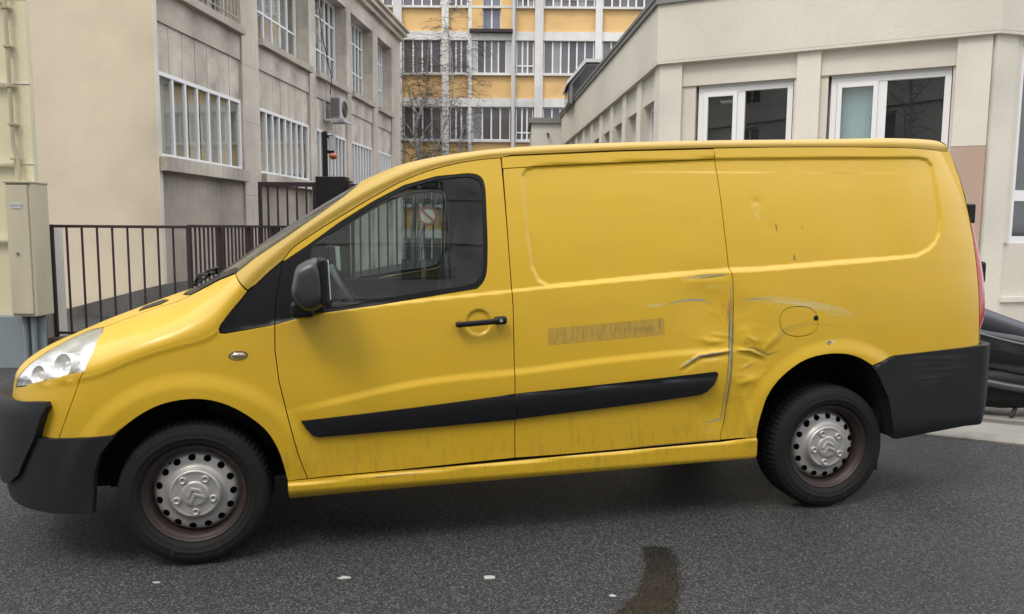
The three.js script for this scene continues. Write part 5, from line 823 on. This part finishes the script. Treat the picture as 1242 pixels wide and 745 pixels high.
// ---------------------------------------------------------------- black scooter parked on the pavement at the right edge
{
  reseed(3);
  const g = thing('motor_scooter', 'black motor scooter parked behind the van at the right edge', 'scooter', [4.09, 0.075, -5.68], -0.35);
  const gloss = phys([0.008, 0.009, 0.011], 0.2, { clearcoat: 0.8, clearcoatRoughness: 0.1 }), seatM = std([0.038, 0.041, 0.052], 0.38), dull = phys([0.010, 0.010, 0.011], 0.5, { specularIntensity: 0.6 });
  const loft = (secs) => { const n = 20, ps = [], ix = []; for (const [x, y, z, w, h] of secs) for (let i = 0; i < n; i++) { const t = i / n * 6.2832, c = Math.cos(t), s = Math.sin(t); ps.push(x, y + Math.sign(s) * Math.pow(Math.abs(s), 0.7) * h, z + Math.sign(c) * Math.pow(Math.abs(c), 0.7) * w); } for (let k = 0; k < secs.length - 1; k++) for (let i = 0; i < n; i++) { const a = k * n + i, b = k * n + (i + 1) % n; ix.push(a, a + n, b, b, a + n, b + n); } const q = new THREE.BufferGeometry(); q.setAttribute('position', new THREE.Float32BufferAttribute(ps, 3)); q.setAttribute('uv', new THREE.Float32BufferAttribute(new Float32Array(ps.length / 3 * 2), 2)); q.setIndex(ix); q.computeVertexNormals(); return plain(q); };
  part('seat', loft([[-0.86, 0.760, 0, 0.02, 0.02], [-0.82, 0.760, 0, 0.13, 0.07], [-0.70, 0.755, 0, 0.185, 0.105], [-0.52, 0.730, 0, 0.20, 0.11], [-0.34, 0.670, 0, 0.20, 0.10], [-0.14, 0.610, 0, 0.185, 0.09], [0.2, 0.585, 0, 0.15, 0.075], [0.42, 0.580, 0, 0.06, 0.04]]), seatM, g);
  part('rear_fairing', loft([[-0.96, 0.62, 0, 0.02, 0.06], [-0.88, 0.58, 0, 0.15, 0.17], [-0.66, 0.54, 0, 0.215, 0.215], [-0.3, 0.49, 0, 0.235, 0.21], [0.0, 0.44, 0, 0.22, 0.19], [0.3, 0.42, 0, 0.17, 0.17], [0.45, 0.42, 0, 0.08, 0.13]]), gloss, g);
  part('engine_cover', loft([[-0.95, 0.22, 0.06, 0.05, 0.08], [-0.8, 0.24, 0.08, 0.14, 0.16], [-0.35, 0.23, 0.10, 0.15, 0.16], [0.0, 0.22, 0.10, 0.10, 0.12], [0.15, 0.22, 0.1, 0.03, 0.05]]), dull, g);
  part('trim_line', tube([[-0.90, 0.71, 0.10], [-0.7, 0.685, 0.213], [-0.35, 0.60, 0.232], [0.0, 0.535, 0.21]], 0.008), std([0.16, 0.17, 0.18], 0.4), g);
  part('exhaust_pipe', tube([[-0.98, 0.50, 0.16], [-0.85, 0.42, 0.235], [-0.68, 0.33, 0.26], [-0.4, 0.27, 0.26], [0.0, 0.22, 0.22]], 0.030, 12), phys([0.10, 0.105, 0.11], 0.3, { metalness: 0.6 }), g);
  part('rear_lamp', rbox(0.05, 0.07, 0.18, 0.02, -0.935, 0.66, 0), phys([0.25, 0.015, 0.015], 0.2), g);
  part('footboard', loft([[0.2, 0.22, 0, 0.1, 0.08], [0.4, 0.20, 0, 0.2, 0.07], [0.8, 0.20, 0, 0.2, 0.07], [1.0, 0.3, 0, 0.18, 0.1]]), dull, g);
  part('front_apron', loft([[0.85, 0.3, 0, 0.16, 0.1], [0.98, 0.55, 0, 0.24, 0.2], [1.05, 0.8, 0, 0.2, 0.16], [1.0, 0.98, 0, 0.08, 0.05]]), gloss, g);
  for (const [x, r] of [[-0.55, 0.255], [1.12, 0.255]]) { const w = part('wheel', new THREE.TorusGeometry(r - 0.06, 0.06, 14, 40), M.tyre, g); w.position.set(x, r, 0); part('hub', cyl(0.10, 0.10, 0.10, 0, 0, 0, 'z', 20), M.zinc, w); }
  part('rear_mudguard', tube([[-0.62, 0.55, 0], [-0.82, 0.45, 0], [-0.9, 0.28, 0]], 0.06, 8), dull, g);
  part('stand', tube([[-0.2, 0.2, 0.12], [-0.28, 0.02, 0.2]], 0.014), M.iron, g);
  part('handlebar', tube([[0.9, 1.05, -0.33], [0.95, 1.08, 0], [0.9, 1.05, 0.33]], 0.016), M.iron, g);
}
renderer.render(scene, camera);
